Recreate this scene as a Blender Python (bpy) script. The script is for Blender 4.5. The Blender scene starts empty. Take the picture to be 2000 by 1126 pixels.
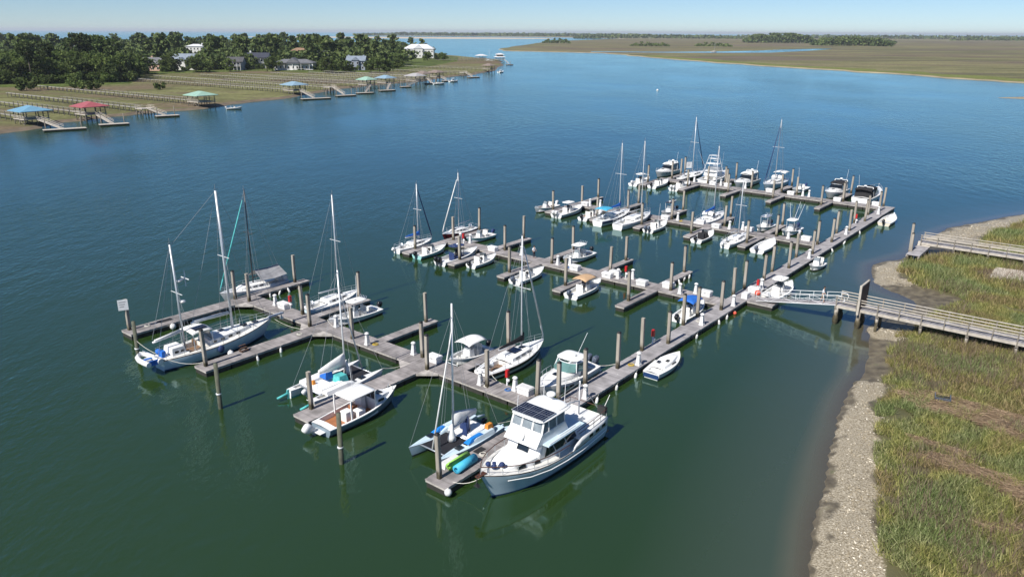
import bpy, bmesh, math, random
import numpy as np
from mathutils import Matrix, Vector
random.seed(7); rng = np.random.default_rng(7)
SC = bpy.context.scene
COL = SC.collection
R = math.radians
# ------------------------------------------------------------------ camera, sky, sun, exposure
cam = bpy.data.cameras.new('camera'); cam.sensor_width = 36; cam.lens = 27.18
cam.clip_start = 0.5; cam.clip_end = 200000
camo = bpy.data.objects.new('camera', cam); COL.objects.link(camo)
camo.matrix_world = Matrix.Translation((0, 0, 30)) @ Matrix.Rotation(R(90-18.32), 4, 'X') @ Matrix.Rotation(R(0.29), 4, 'Z')
SC.camera = camo
SUN_EL, SUN_AZ = R(45.5), R(49.5)            # azimuth = where the shadows point
wd = bpy.data.worlds.new('World'); SC.world = wd; wd.use_nodes = True
wn = wd.node_tree.nodes; wl = wd.node_tree.links
sky = wn.new('ShaderNodeTexSky'); sky.sky_type = 'NISHITA'; sky.sun_disc = False
sky.sun_elevation = SUN_EL; sky.sun_rotation = math.atan2(-math.cos(SUN_AZ), -math.sin(SUN_AZ))
sky.altitude = 2600; sky.air_density = 1.0; sky.dust_density = 0.0; sky.ozone_density = 8.0
wl.new(sky.outputs[0], wn['Background'].inputs[0]); wn['Background'].inputs[1].default_value = 0.0735
sun = bpy.data.lights.new('sun', 'SUN'); sun.energy = 4.8; sun.angle = R(0.53); sun.color = (1, 0.95, 0.88)
suno = bpy.data.objects.new('sun', sun); COL.objects.link(suno); suno.location = (-60, -60, 120)
sd = Vector((math.cos(SUN_AZ)*math.cos(SUN_EL), math.sin(SUN_AZ)*math.cos(SUN_EL), -math.sin(SUN_EL)))
suno.rotation_euler = sd.to_track_quat('-Z', 'Y').to_euler()
SC.view_settings.view_transform = 'Standard'; SC.view_settings.look = 'None'
SC.view_settings.exposure = 0.46; SC.view_settings.gamma = 1
SC.render.engine = 'CYCLES'
SC.cycles.max_bounces = 6; SC.cycles.diffuse_bounces = 3; SC.cycles.glossy_bounces = 3
SC.cycles.transmission_bounces = 4; SC.cycles.volume_bounces = 0; SC.cycles.transparent_max_bounces = 8
SC.cycles.use_denoising = True
SC.cycles.caustics_reflective = False; SC.cycles.caustics_refractive = False

# ------------------------------------------------------------------ materials
MATS = {}
def M(name, col, rough=.5, var=.12, scale=2.0, metal=0, bump=0, island=0, spec=.5, stretch=None, rnd=0):
    """plain procedural material: base colour broken up by noise, optional per-piece variation"""
    if name in MATS: return MATS[name]
    m = bpy.data.materials.new(name); m.use_nodes = True; t = m.node_tree; n = t.nodes; l = t.links
    b = n['Principled BSDF']; b.inputs['Roughness'].default_value = rough; b.inputs['Metallic'].default_value = metal
    b.inputs['Specular IOR Level'].default_value = spec
    tc = n.new('ShaderNodeTexCoord'); src = tc.outputs['Object']
    if stretch:
        mp = n.new('ShaderNodeMapping'); mp.inputs['Scale'].default_value = stretch; l.new(src, mp.inputs[0]); src = mp.outputs[0]
    nz = n.new('ShaderNodeTexNoise'); nz.inputs['Scale'].default_value = scale; nz.inputs['Detail'].default_value = 5; l.new(src, nz.inputs[0])
    mr = n.new('ShaderNodeMapRange'); mr.inputs[1].default_value = .3; mr.inputs[2].default_value = .7
    mr.inputs[3].default_value = 1-var; mr.inputs[4].default_value = 1+var*.6; l.new(nz.outputs[0], mr.inputs[0])
    val = mr.outputs[0]
    def mul(a, bb):
        x = n.new('ShaderNodeMath'); x.operation = 'MULTIPLY'; l.new(a, x.inputs[0]); l.new(bb, x.inputs[1]); return x.outputs[0]
    if island:
        g = n.new('ShaderNodeNewGeometry'); r2 = n.new('ShaderNodeMapRange'); r2.inputs[3].default_value = 1-island; r2.inputs[4].default_value = 1+island
        l.new(g.outputs['Random Per Island'], r2.inputs[0]); val = mul(val, r2.outputs[0])
    if rnd:
        g = n.new('ShaderNodeObjectInfo'); r2 = n.new('ShaderNodeMapRange'); r2.inputs[3].default_value = 1-rnd; r2.inputs[4].default_value = 1+rnd
        l.new(g.outputs['Random'], r2.inputs[0]); val = mul(val, r2.outputs[0])
    vm = n.new('ShaderNodeVectorMath'); vm.operation = 'SCALE'; vm.inputs[0].default_value = col[:3]; l.new(val, vm.inputs['Scale'])
    l.new(vm.outputs[0], b.inputs['Base Color'])
    if bump:
        bp = n.new('ShaderNodeBump'); bp.inputs['Strength'].default_value = bump; bp.inputs['Distance'].default_value = .05
        l.new(nz.outputs[0], bp.inputs['Height']); l.new(bp.outputs[0], b.inputs['Normal'])
    MATS[name] = m; return m
def ramp(n, l, src, stops):
    r = n.new('ShaderNodeValToRGB'); e = r.color_ramp.elements
    while len(e) < len(stops): e.new(.5)
    for k, (p, c) in enumerate(stops): e[k].position = p; e[k].color = (*c, 1)
    l.new(src, r.inputs[0]); return r.outputs[0]

gel = M('white_gelcoat', (.8, .8, .78), .22, .06, .8, rnd=.05)
gel_deck = M('nonskid_deck', (.72, .71, .67), .55, .08, 3)
gel_grey = M('pale_grey_gelcoat', (.52, .55, .58), .3, .08, 1)
gel_cream = M('cream_gelcoat', (.66, .61, .5), .35, .1, 1)
gel_blue_and_shade = M('pale_blue_and_shade_gelcoat', (.55, .68, .76), .3, .08, 1)  # pale blue paint, also the bluish shade put on white hulls
gel_aqua = M('seafoam_gelcoat', (.33, .62, .6), .3, .1, 1)
gel_navy = M('navy_gelcoat', (.02, .05, .14), .2, .1, 1)
gel_red = M('maroon_gelcoat', (.16, .012, .025), .25, .15, 1)
gel_dark = M('dark_hull_paint', (.03, .033, .04), .25, .1, 1)
antif = M('bottom_paint', (.03, .035, .05), .6, .3, 2)
antif_blue = M('blue_bottom_paint', (.02, .07, .2), .6, .3, 2)
teak = M('weathered_teak', (.2, .115, .06), .7, .3, 4, stretch=(1, 12, 1))
orange_sole = M('varnished_orange_sole', (.34, .14, .06), .5, .25, 3)
brown_trim = M('brown_rub_rail', (.09, .035, .02), .5, .2, 3)
glass = M('tinted_glass', (.012, .016, .02), .06, .2, 1, spec=.8)
glass_green = M('greenish_glass', (.12, .23, .22), .06, .2, 1, spec=.8)
vinyl = M('clear_vinyl_curtain', (.2, .23, .25), .12, .3, 2, spec=.7)
alu = M('aluminium', (.62, .64, .66), .35, .08, 3, metal=.7)
alu_white = M('white_painted_metal', (.74, .75, .76), .35, .06, 3)
mastm = M('mast_aluminium', (.7, .71, .72), .4, .06, 2, metal=.25)
mast_dark = M('dark_mast', (.06, .06, .065), .4, .1, 2)
wire = M('rigging_wire', (.3, .31, .33), .4, .05, 2, metal=.3)
black_cowl = M('black_cowling', (.014, .015, .018), .25, .15, 2)
grey_cowl = M('slate_cowling', (.09, .11, .15), .3, .15, 2)
white_cowl = M('white_cowling', (.7, .7, .7), .3, .06, 2)
blackc = M('black_canvas', (.012, .012, .014), .8, .25, 4)
bluec = M('blue_canvas', (.015, .13, .5), .75, .2, 3)
navyc = M('navy_canvas', (.015, .035, .12), .75, .2, 3)
skyc = M('turquoise_canvas', (.05, .36, .56), .75, .2, 3)
tealc = M('teal_canvas', (.08, .42, .42), .7, .2, 3)
tanc = M('tan_canvas', (.5, .33, .19), .8, .15, 3)
greyc = M('grey_tarpaulin', (.3, .3, .31), .8, .2, 2)
whitec = M('white_canvas', (.72, .72, .7), .75, .1, 2)
net = M('black_trampoline', (.012, .012, .016), .8, .3, 8)
solar = M('solar_cell', (.006, .01, .03), .12, .3, 6, spec=.7)
rubber = M('black_rubber', (.02, .02, .02), .7, .2, 3)
redp = M('red_paint', (.45, .015, .015), .4, .15, 2)
buoyr = M('coral_buoy', (.62, .09, .05), .45, .12, 2)
plast_g = M('lime_foam', (.28, .56, .1), .6, .1, 4)
kayakb = M('kayak_blue', (.015, .2, .62), .4, .1, 3)
gel_slate = M('slate_blue_hull', (.2, .26, .31), .25, .1, 1)
plast_b = M('blue_foam', (.06, .42, .62), .6, .1, 4)
boxw = M('white_fibreglass_box', (.7, .7, .69), .45, .1, 2, rnd=.08)
rope = M('white_rope', (.6, .58, .52), .9, .2, 9)
skin = M('skin', (.42, .25, .17), .6, .1, 6)
shirtw = M('pale_shirt', (.62, .64, .68), .9, .1, 5)
trous = M('dark_trousers', (.03, .032, .045), .9, .15, 5)
shortsk = M('khaki_shorts', (.3, .25, .19), .9, .15, 5)
hairm = M('dark_hair', (.02, .014, .01), .8, .2, 9)
planks = M('weathered_deck_boards', (.27, .25, .245), .85, .42, .9, rnd=.13, bump=.3, island=.16, stretch=(1, 1, 1))
planks_l = M('walkway_boards', (.33, .315, .32), .85, .35, .9, rnd=.1, bump=.3, island=.16)
fascia = M('pale_fascia_board', (.44, .41, .38), .85, .35, 2, bump=.3)
frame_d = M('dark_dock_frame', (.028, .026, .022), .8, .4, 2, bump=.4)
rail_wood = M('pale_rail_timber', (.46, .42, .36), .85, .25, 2, bump=.3)
post_wood = M('grey_post_timber', (.2, .18, .15), .9, .35, 2, bump=.5)
dark_wood = M('dark_brown_timber', (.085, .05, .036), .85, .3, 2, bump=.4)
pole_wood = M('round_pole_wood', (.1, .105, .075), .9, .35, 3, bump=.5)
cap_d = M('black_pile_cap', (.012, .012, .013), .5, .2, 3)
concrete = M('pale_concrete', (.5, .45, .37), .9, .25, .8, bump=.4)

def droppings(m):
    """scattered white bird droppings on deck boards"""
    n = m.node_tree.nodes; l = m.node_tree.links; b = n['Principled BSDF']; tc = n.new('ShaderNodeTexCoord'); vo = n.new('ShaderNodeTexVoronoi'); vo.inputs['Scale'].default_value = 1.3; l.new(tc.outputs['Object'], vo.inputs['Vector'])
    sp = n.new('ShaderNodeSeparateColor'); l.new(vo.outputs['Color'], sp.inputs[0]); rr = n.new('ShaderNodeMath'); rr.operation = 'MULTIPLY_ADD'; rr.inputs[1].default_value = .26; rr.inputs[2].default_value = -.15; l.new(sp.outputs[0], rr.inputs[0])
    lt = n.new('ShaderNodeMath'); lt.operation = 'LESS_THAN'; l.new(vo.outputs['Distance'], lt.inputs[0]); l.new(rr.outputs[0], lt.inputs[1])
    src = b.inputs['Base Color'].links[0].from_socket; mx = n.new('ShaderNodeMix'); mx.data_type = 'RGBA'; l.new(lt.outputs[0], mx.inputs[0]); l.new(src, mx.inputs[6]); mx.inputs[7].default_value = (.62, .61, .58, 1); l.new(mx.outputs[2], b.inputs['Base Color'])
droppings(planks); droppings(planks_l)

def pile_material():
    m = bpy.data.materials.new('square_piling'); m.use_nodes = True; t = m.node_tree; n = t.nodes; l = t.links; b = n['Principled BSDF']
    b.inputs['Roughness'].default_value = .85
    g = n.new('ShaderNodeNewGeometry'); sp = n.new('ShaderNodeSeparateXYZ'); l.new(g.outputs['Position'], sp.inputs[0])
    nz = n.new('ShaderNodeTexNoise'); nz.inputs['Scale'].default_value = 2.2; nz.inputs['Detail'].default_value = 6; l.new(g.outputs['Position'], nz.inputs[0])
    ad = n.new('ShaderNodeMath'); ad.operation = 'MULTIPLY_ADD'; ad.inputs[1].default_value = 1.1; l.new(nz.outputs[0], ad.inputs[0]); l.new(sp.outputs[2], ad.inputs[2])
    band = ramp(n, l, ad.outputs[0], [(0, (.02, .02, .013)), (.9, (.035, .03, .018)), (1.0, (1, 1, 1))])
    # tide stain: dark algae near the water, bare timber above
    mr = n.new('ShaderNodeMapRange'); mr.inputs[1].default_value = 1.5; mr.inputs[2].default_value = 2.1; l.new(ad.outputs[0], mr.inputs[0])
    nz2 = n.new('ShaderNodeTexNoise'); nz2.inputs['Scale'].default_value = 1.3; nz2.inputs['Detail'].default_value = 6
    mp = n.new('ShaderNodeMapping'); mp.inputs['Scale'].default_value = (3, 3, .35); l.new(g.outputs['Position'], mp.inputs[0]); l.new(mp.outputs[0], nz2.inputs[0])
    dry = ramp(n, l, nz2.outputs[0], [(.25, (.22, .195, .16)), (.6, (.36, .325, .275)), (.8, (.44, .41, .36))])
    wet = ramp(n, l, nz.outputs[0], [(.3, (.025, .022, .012)), (.7, (.11, .09, .05))])
    mx = n.new('ShaderNodeMix'); mx.data_type = 'RGBA'; l.new(mr.outputs[0], mx.inputs[0]); l.new(wet, mx.inputs[6]); l.new(dry, mx.inputs[7])
    l.new(mx.outputs[2], b.inputs['Base Color'])
    bp = n.new('ShaderNodeBump'); bp.inputs['Strength'].default_value = .5; bp.inputs['Distance'].default_value = .04; l.new(nz.outputs[0], bp.inputs['Height']); l.new(bp.outputs[0], b.inputs['Normal'])
    return m
pilem = pile_material()

def leaf_material(name, c0, c1, c2, rnd=.42, trans=.35):
    m = bpy.data.materials.new(name); m.use_nodes = True; t = m.node_tree; n = t.nodes; l = t.links; b = n['Principled BSDF']
    b.inputs['Roughness'].default_value = .7; b.inputs['Specular IOR Level'].default_value = .2
    g = n.new('ShaderNodeNewGeometry'); oi = n.new('ShaderNodeObjectInfo')
    c = ramp(n, l, g.outputs['Random Per Island'], [(0, c0), (.5, c1), (1, c2)])
    r2 = n.new('ShaderNodeMapRange'); r2.inputs[3].default_value = 1-rnd; r2.inputs[4].default_value = 1+rnd; l.new(oi.outputs['Random'], r2.inputs[0])
    vm = n.new('ShaderNodeVectorMath'); vm.operation = 'SCALE'; l.new(c, vm.inputs[0]); l.new(r2.outputs[0], vm.inputs['Scale'])
    l.new(vm.outputs[0], b.inputs['Base Color'])
    tr = n.new('ShaderNodeBsdfTranslucent'); l.new(vm.outputs[0], tr.inputs[0])
    mx = n.new('ShaderNodeMixShader'); mx.inputs[0].default_value = trans; l.new(b.outputs[0], mx.inputs[1]); l.new(tr.outputs[0], mx.inputs[2])
    l.new(mx.outputs[0], n['Material Output'].inputs[0]); return m
leaf_oak = leaf_material('live_oak_leaves', (.05, .078, .02), (.09, .13, .034), (.15, .19, .055))
leaf_pine = leaf_material('pine_needles', (.042, .07, .022), (.075, .112, .034), (.115, .15, .048))
leaf_light = leaf_material('light_green_leaves', (.07, .11, .025), (.12, .165, .042), (.17, .21, .06))
leaf_far = leaf_material('distant_wood_leaves', (.05, .078, .024), (.085, .122, .036), (.13, .16, .05), 0, .1)
bark = M('bark', (.13, .105, .085), .9, .3, 1.5)

# ------------------------------------------------------------------ mesh builder and scene helpers
class MB:
    def __init__(s): s.v = []; s.f = []; s.m = []; s.sm = []
    def face(s, idx, mat=0, smooth=False): s.f.append(tuple(idx)); s.m.append(mat); s.sm.append(smooth)
    def add(s, verts, faces, mat=0, smooth=False):
        o = len(s.v); s.v.extend([tuple(p) for p in verts])
        for f in faces: s.face([i+o for i in f], mat, smooth)
        return s
    def box(s, x0, x1, y0, y1, z0, z1, mat=0, tx=0, ty=0, shx=0):
        """box; tx, ty shrink the top, shx shifts the top along x"""
        v = [(x0, y0, z0), (x1, y0, z0), (x1, y1, z0), (x0, y1, z0), (x0+tx+shx, y0+ty, z1), (x1-tx+shx, y0+ty, z1), (x1-tx+shx, y1-ty, z1), (x0+tx+shx, y1-ty, z1)]
        return s.add(v, [(3, 2, 1, 0), (4, 5, 6, 7), (0, 1, 5, 4), (1, 2, 6, 5), (2, 3, 7, 6), (3, 0, 4, 7)], mat)
    def tube(s, p, q, r, r2=None, n=6, mat=0, cap=True, sq=1.0):
        p = Vector(p); q = Vector(q); d = (q-p)
        if d.length < 1e-6: return s
        d.normalize(); a = d.orthogonal().normalized() if abs(d.z) < .99 else Vector((1, 0, 0)); b = d.cross(a).normalized(); a = b.cross(d)
        r2 = r if r2 is None else r2; vs = []
        for c, rr in ((p, r), (q, r2)):
            for k in range(n):
                t = 2*math.pi*(k+.5)/n; vs.append(c+a*math.cos(t)*rr+b*math.sin(t)*rr*sq)
        fs = [(k, (k+1) % n, n+(k+1) % n, n+k) for k in range(n)]
        if cap: fs += [tuple(range(n))[::-1], tuple(range(n, 2*n))]
        return s.add(vs, fs, mat, n > 5)
    def path(s, pts, r, n=5, mat=0):
        for p, q in zip(pts[:-1], pts[1:]): s.tube(p, q, r, n=n, mat=mat)
        return s
    def loft(s, secs, mat=0, closed=True, cap0=True, cap1=True, smooth=True, mats=None):
        n = len(secs[0]); o = len(s.v)
        for sec in secs: s.v.extend([tuple(p) for p in sec])
        for i in range(len(secs)-1):
            for k in range(n if closed else n-1):
                k2 = (k+1) % n; mm = mats[k] if mats else mat
                s.face((o+i*n+k, o+i*n+k2, o+(i+1)*n+k2, o+(i+1)*n+k), mm, smooth)
        if cap0: s.face([o+k for k in range(n)][::-1], mat)
        if cap1: s.face([o+(len(secs)-1)*n+k for k in range(n)], mat)
        return s
    def lathe(s, c, prof, n=10, mat=0):
        return s.loft([[(c[0]+r*math.cos(2*math.pi*k/n), c[1]+r*math.sin(2*math.pi*k/n), c[2]+z) for k in range(n)] for r, z in prof], mat)
    def slab(s, cx, cy, z, lx, ly, th, camber=0, mat=0, p=4.0, n=20, cx2=0):
        """rounded-corner slab with a crowned top (roofs, hard tops, biminis)"""
        def ring(k, zz): return [(cx+math.copysign(abs(math.cos(t))**(2/p), math.cos(t))*lx/2*k, cy+math.copysign(abs(math.sin(t))**(2/p), math.sin(t))*ly/2*k, zz) for t in [2*math.pi*(i+.5)/n for i in range(n)]]
        return s.loft([ring(.97, z), ring(1, z+th*.5), ring(.98, z+th), ring(.75, z+th+camber*.5), ring(.4, z+th+camber*.87), ring(.05, z+th+camber)], mat)
    def bimini(s, x0, x1, w, z, arch=.2, th=.03, mat=0, n=8, droop=.12):
        """arched canvas top, curved across and drooping at both ends"""
        def row(x, zz): return [(x, -w/2+w*k/n, zz+arch*(1-((2*k/n-1)**2))) for k in range(n+1)]
        xs = [x0+(x1-x0)*k/6 for k in range(7)]; top = []; bot = []
        for k, x in enumerate(xs):
            e = abs(2*k/6-1)**4*droop; top.append(row(x, z-e)); bot.append(row(x, z-e-th)[::-1])
        return s.loft([a+b for a, b in zip(top, bot)], mat)
    def ell(s, c, rx, ry, rz, n=8, m=5, mat=0):
        return s.loft([[(c[0]+rx*math.sin(ph)*math.cos(2*math.pi*k/n), c[1]+ry*math.sin(ph)*math.sin(2*math.pi*k/n), c[2]-rz*math.cos(ph)) for k in range(n)] for ph in [math.pi*(.04+.92*j/m) for j in range(m+1)]], mat)
    def mesh(s, name, mats):
        me = bpy.data.meshes.new(name); me.from_pydata(s.v, [], s.f)
        for mm in (mats if isinstance(mats, (list, tuple)) else [mats]): me.materials.append(mm)
        me.polygons.foreach_set('material_index', s.m); me.polygons.foreach_set('use_smooth', s.sm)
        me.update(); return me
    def build(s, name, mats, parent=None):
        o = bpy.data.objects.new(name, s.mesh(name, mats)); COL.objects.link(o)
        if parent: o.parent = parent
        return o
def tag(o, label=None, cat=None, group=None, kind=None):
    if label: o['label'] = label
    if cat: o['category'] = cat
    if group: o['group'] = group
    if kind: o['kind'] = kind
    return o
def thing(name, label, cat, loc=(0, 0, 0), rz=0, group=None):
    o = bpy.data.objects.new(name, None); COL.objects.link(o); o.empty_display_size = .3
    o.location = loc; o.rotation_euler = (0, 0, rz); return tag(o, label, cat, group)
def copy_tree(o, loc, rz, label, group=None, scale=None):
    def rec(x, par):
        c = x.copy(); COL.objects.link(c); c.parent = par
        for ch in x.children: rec(ch, c)
        return c
    r = rec(o, None); r.location = loc; r.rotation_euler = (0, 0, rz)
    if scale: r.scale = scale
    r['label'] = label
    if group: r['group'] = group
    return r
# marina grid: a runs out along the main walkway, b runs out along the piers
AL = R(51.15); OX, OY = 8.442, 61.380
def P(a, b, z=0): return (OX+a*math.cos(AL)-b*math.sin(AL), OY+a*math.sin(AL)+b*math.cos(AL), z)
ORD = ['zeroth', 'first', 'second', 'third', 'fourth', 'fifth', 'sixth', 'seventh', 'eighth', 'ninth', 'tenth', 'eleventh', 'twelfth', 'thirteenth', 'fourteenth', 'fifteenth', 'sixteenth', 'seventeenth', 'eighteenth', 'nineteenth', 'twentieth', 'twenty-first', 'twenty-second', 'twenty-third', 'twenty-fourth', 'twenty-fifth']
def np_mesh(name, verts, loops_per_face, faces, mat, parent=None):
    """fast mesh from numpy arrays; every face has loops_per_face corners"""
    me = bpy.data.meshes.new(name); nf = len(faces)
    me.vertices.add(len(verts)); me.vertices.foreach_set('co', np.asarray(verts, np.float32).ravel())
    me.loops.add(nf*loops_per_face); me.loops.foreach_set('vertex_index', np.asarray(faces, np.int32).ravel())
    me.polygons.add(nf); me.polygons.foreach_set('loop_start', np.arange(nf, dtype=np.int32)*loops_per_face)
    me.update(calc_edges=True); me.validate()
    for mm in (mat if isinstance(mat, (list, tuple)) else [mat]): me.materials.append(mm)
    o = bpy.data.objects.new(name, me); COL.objects.link(o)
    if parent: o.parent = parent
    return o
# ------------------------------------------------------------------ water, banks, marshes
RB = np.array([(10, 20), (15, 31), (17.7, 37.5), (19.4, 41.7), (22.5, 48.3), (26.5, 55.9), (28.4, 59.5), (31.9, 64.7), (35, 70.7), (38, 77.7), (43.2, 86.1), (46.4, 95.2), (49.4, 101.5), (57.6, 107.4), (64.3, 117), (71.4, 122.9), (78, 127), (91, 134), (120, 146), (190, 165)], float)
GE = np.array([(12.5, 20), (18.6, 31), (21.3, 37.5), (24.2, 43.9), (26.8, 50.4), (30.6, 58.6), (32.9, 62.6), (36.3, 69.2), (40.6, 76), (45, 79.5), (49.5, 83.5), (53, 86), (52, 88), (50.2, 91), (49.8, 96), (52.8, 101), (59, 104.5), (67, 108.5), (75.5, 119), (86, 126.5), (120, 140), (190, 158)], float)
def sdist(pts, line):
    """signed distance to a polyline, positive on its right-hand side (land)"""
    best = np.full(len(pts), 1e9); sgn = np.ones(len(pts))
    for p, q in zip(line[:-1], line[1:]):
        d = q-p; L2 = (d**2).sum(); t = np.clip(((pts-p)@d)/L2, 0, 1); c = p+t[:, None]*d; dist = np.hypot(*(pts-c).T)
        cr = -(d[0]*(pts[:, 1]-p[1])-d[1]*(pts[:, 0]-p[0])); up = dist < best
        best = np.where(up, dist, best); sgn = np.where(up, np.sign(cr), sgn)
    return best*sgn
def vnoise(x, y, s, seed=0):
    """smooth value noise, vectorised"""
    r = np.random.default_rng(seed).random((64, 64)); x = x/s; y = y/s; xi = np.floor(x).astype(int); yi = np.floor(y).astype(int); fx = x-xi; fy = y-yi
    fx = fx*fx*(3-2*fx); fy = fy*fy*(3-2*fy); g = lambda i, j: r[i % 64, j % 64]
    return (g(xi, yi)*(1-fx)+g(xi+1, yi)*fx)*(1-fy)+(g(xi, yi+1)*(1-fx)+g(xi+1, yi+1)*fx)*fy
def bank_z(pts):
    d = sdist(pts, RB); g = sdist(pts, GE); x, y = pts.T
    z = np.where(d < 0, np.maximum(-2.2, d*.16), np.minimum(d*.1, .42))
    z = z+np.clip(g/3, 0, 1)*.28*(d > 0)+(vnoise(x*.8+y*.6, y*.8-x*.6, 4.1, 3)-.5)*.12*np.clip(d+1.5, 0, 1)+(vnoise(x*.6+y*.8, y*.6-x*.8, 1.3, 5)-.5)*.035*np.clip(d+1, 0, 1)+(vnoise(x*.9-y*.4, y*.9+x*.4, .6, 6)-.5)*.02*np.clip(d+1, 0, 1)
    sh = np.clip(1-np.abs(g+2.2)/2.4, 0, 1)*(y < 64)*.22          # oyster ridge swells a little
    z = z-.42*np.exp(-((x-46)**2/34+(y-85.5)**2/26))                # tidal puddle under the boardwalk
    return z+sh*(d > 0), d, g
def grid_mesh(name, xs, ys, zf, mat, attrs=()):
    X, Y = np.meshgrid(xs, ys); pts = np.stack([X.ravel(), Y.ravel()], 1); z, at = zf(pts)
    nx, ny = len(xs), len(ys); i = (np.arange(ny-1)[:, None]*nx+np.arange(nx-1)[None]).ravel()
    f = np.stack([i, i+1, i+nx+1, i+nx], 1); o = np_mesh(name, np.column_stack([pts, z]), 4, f, mat)
    for k, v in at.items(): o.data.attributes.new(k, 'FLOAT', 'POINT').data.foreach_set('value', v.astype(np.float32))
    o.data.polygons.foreach_set('use_smooth', np.ones(len(f), bool)); return o

def water_material():
    m = bpy.data.materials.new('river_water'); m.use_nodes = True; t = m.node_tree; n = t.nodes; l = t.links
    n.remove(n['Principled BSDF']); g = n.new('ShaderNodeNewGeometry')
    def noise(sc, stretch, rot, det=3):
        mp = n.new('ShaderNodeMapping'); mp.inputs['Scale'].default_value = stretch; mp.inputs['Rotation'].default_value = (0, 0, rot); l.new(g.outputs['Position'], mp.inputs[0])
        z = n.new('ShaderNodeTexNoise'); z.inputs['Scale'].default_value = sc; z.inputs['Detail'].default_value = det; z.inputs['Roughness'].default_value = .55; l.new(mp.outputs[0], z.inputs[0]); return z.outputs[0]
    def math_(op, a, b):
        x = n.new('ShaderNodeMath'); x.operation = op
        for k, s in enumerate((a, b)):
            if isinstance(s, (int, float)): x.inputs[k].default_value = s
            else: l.new(s, x.inputs[k])
        return x.outputs[0]
    fine = noise(1.9, (1, .5, 1), R(-25)); med = noise(.5, (1, .45, 1), R(-15)); big = noise(.016, (1, .6, 1), .4, 4)
    calm = n.new('ShaderNodeMapRange'); calm.inputs[1].default_value = .36; calm.inputs[2].default_value = .62; calm.inputs[3].default_value = .22; calm.inputs[4].default_value = 1; l.new(big, calm.inputs[0])
    shel = n.new('ShaderNodeAttribute'); shel.attribute_name = 'chop'; lee = n.new('ShaderNodeMapRange'); l.new(shel.outputs['Fac'], lee.inputs[0])
    h = math_('MULTIPLY', math_('ADD', math_('MULTIPLY', fine, .09), math_('MULTIPLY', med, .2)), math_('MULTIPLY', calm.outputs[0], lee.outputs[0]))
    bp = n.new('ShaderNodeBump'); bp.inputs['Strength'].default_value = 1.0; bp.inputs['Distance'].default_value = 1.0; l.new(h, bp.inputs['Height'])
    body = n.new('ShaderNodeBsdfDiffuse'); bm = n.new('ShaderNodeMix'); bm.data_type = 'RGBA'
    dp = n.new('ShaderNodeAttribute'); dp.attribute_name = 'depth'; dr = n.new('ShaderNodeMapRange'); dr.inputs[1].default_value = .2; dr.inputs[2].default_value = 1.7; l.new(dp.outputs['Fac'], dr.inputs[0])
    l.new(dr.outputs[0], bm.inputs[0]); d2 = n.new('ShaderNodeMapRange'); d2.inputs[1].default_value = 0; d2.inputs[2].default_value = .4; l.new(dp.outputs['Fac'], d2.inputs[0])
    l.new(ramp(n, l, d2.outputs[0], [(0, (.13, .11, .07)), (.5, (.085, .088, .058)), (1, (.048, .068, .046))]), bm.inputs[6])      # silty shallows
    l.new(ramp(n, l, noise(.012, (1, .5, 1), .2, 4), [(.3, (.018, .041, .009)), (.7, (.0215, .045, .011))]), bm.inputs[7]); l.new(bm.outputs[2], body.inputs[0])
    tr = n.new('ShaderNodeBsdfTransparent'); tr.inputs[0].default_value = (.9, .93, .82, 1)
    at = n.new('ShaderNodeAttribute'); at.attribute_name = 'depth'
    dm = n.new('ShaderNodeMapRange'); dm.inputs[1].default_value = 0; dm.inputs[2].default_value = .22; dm.inputs[3].default_value = .55; dm.inputs[4].default_value = 1; l.new(at.outputs['Fac'], dm.inputs[0])
    m1 = n.new('ShaderNodeMixShader'); l.new(dm.outputs[0], m1.inputs[0]); l.new(tr.outputs[0], m1.inputs[1]); l.new(body.outputs[0], m1.inputs[2])
    gl = n.new('ShaderNodeBsdfGlossy'); gl.inputs['Roughness'].default_value = .09; gl.inputs['Color'].default_value = (.64, .9, 1, 1); l.new(bp.outputs[0], gl.inputs['Normal'])
    fr = n.new('ShaderNodeFresnel'); fr.inputs[0].default_value = 1.85; l.new(bp.outputs[0], fr.inputs['Normal'])
    m2 = n.new('ShaderNodeMixShader'); l.new(fr.outputs[0], m2.inputs[0]); l.new(m1.outputs[0], m2.inputs[1]); l.new(gl.outputs[0], m2.inputs[2])
    l.new(m2.outputs[0], n['Material Output'].inputs[0]); return m
far = [500, 2000, 8000, 45000]
xs = np.concatenate([[-45000, -8000, -2000, -400, -120], np.arange(-80, 4, 3), np.arange(4, 132, 1.2), [200]+far]); ys = np.concatenate([[-3000, -200, 0], np.arange(14, 152, 1.2), np.arange(155, 220, 5), [250]+far])
def wz(p):
    z, d, g = bank_z(p); near = (p[:, 0] > 0) & (p[:, 0] < 140) & (p[:, 1] > 10) & (p[:, 1] < 160)
    x, y = p[:, 0]-OX, p[:, 1]-OY; a = x*math.cos(AL)+y*math.sin(AL); b = -x*math.sin(AL)+y*math.cos(AL)      # the docks shelter the water among them
    out = np.maximum.reduce([-18-a, a-108, -16-b, b-50, np.zeros(len(p))]); dep = np.where(near, np.clip(-z, 0, 5), 5.)
    chop = .3+.7*np.clip(out/22, 0, 1)**1.3; return np.zeros(len(p)), {'depth': dep, 'chop': chop*np.clip(.4+.4*dep, 0, 1)}
tag(grid_mesh('water', xs, ys, wz, water_material()), kind='structure')

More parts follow.
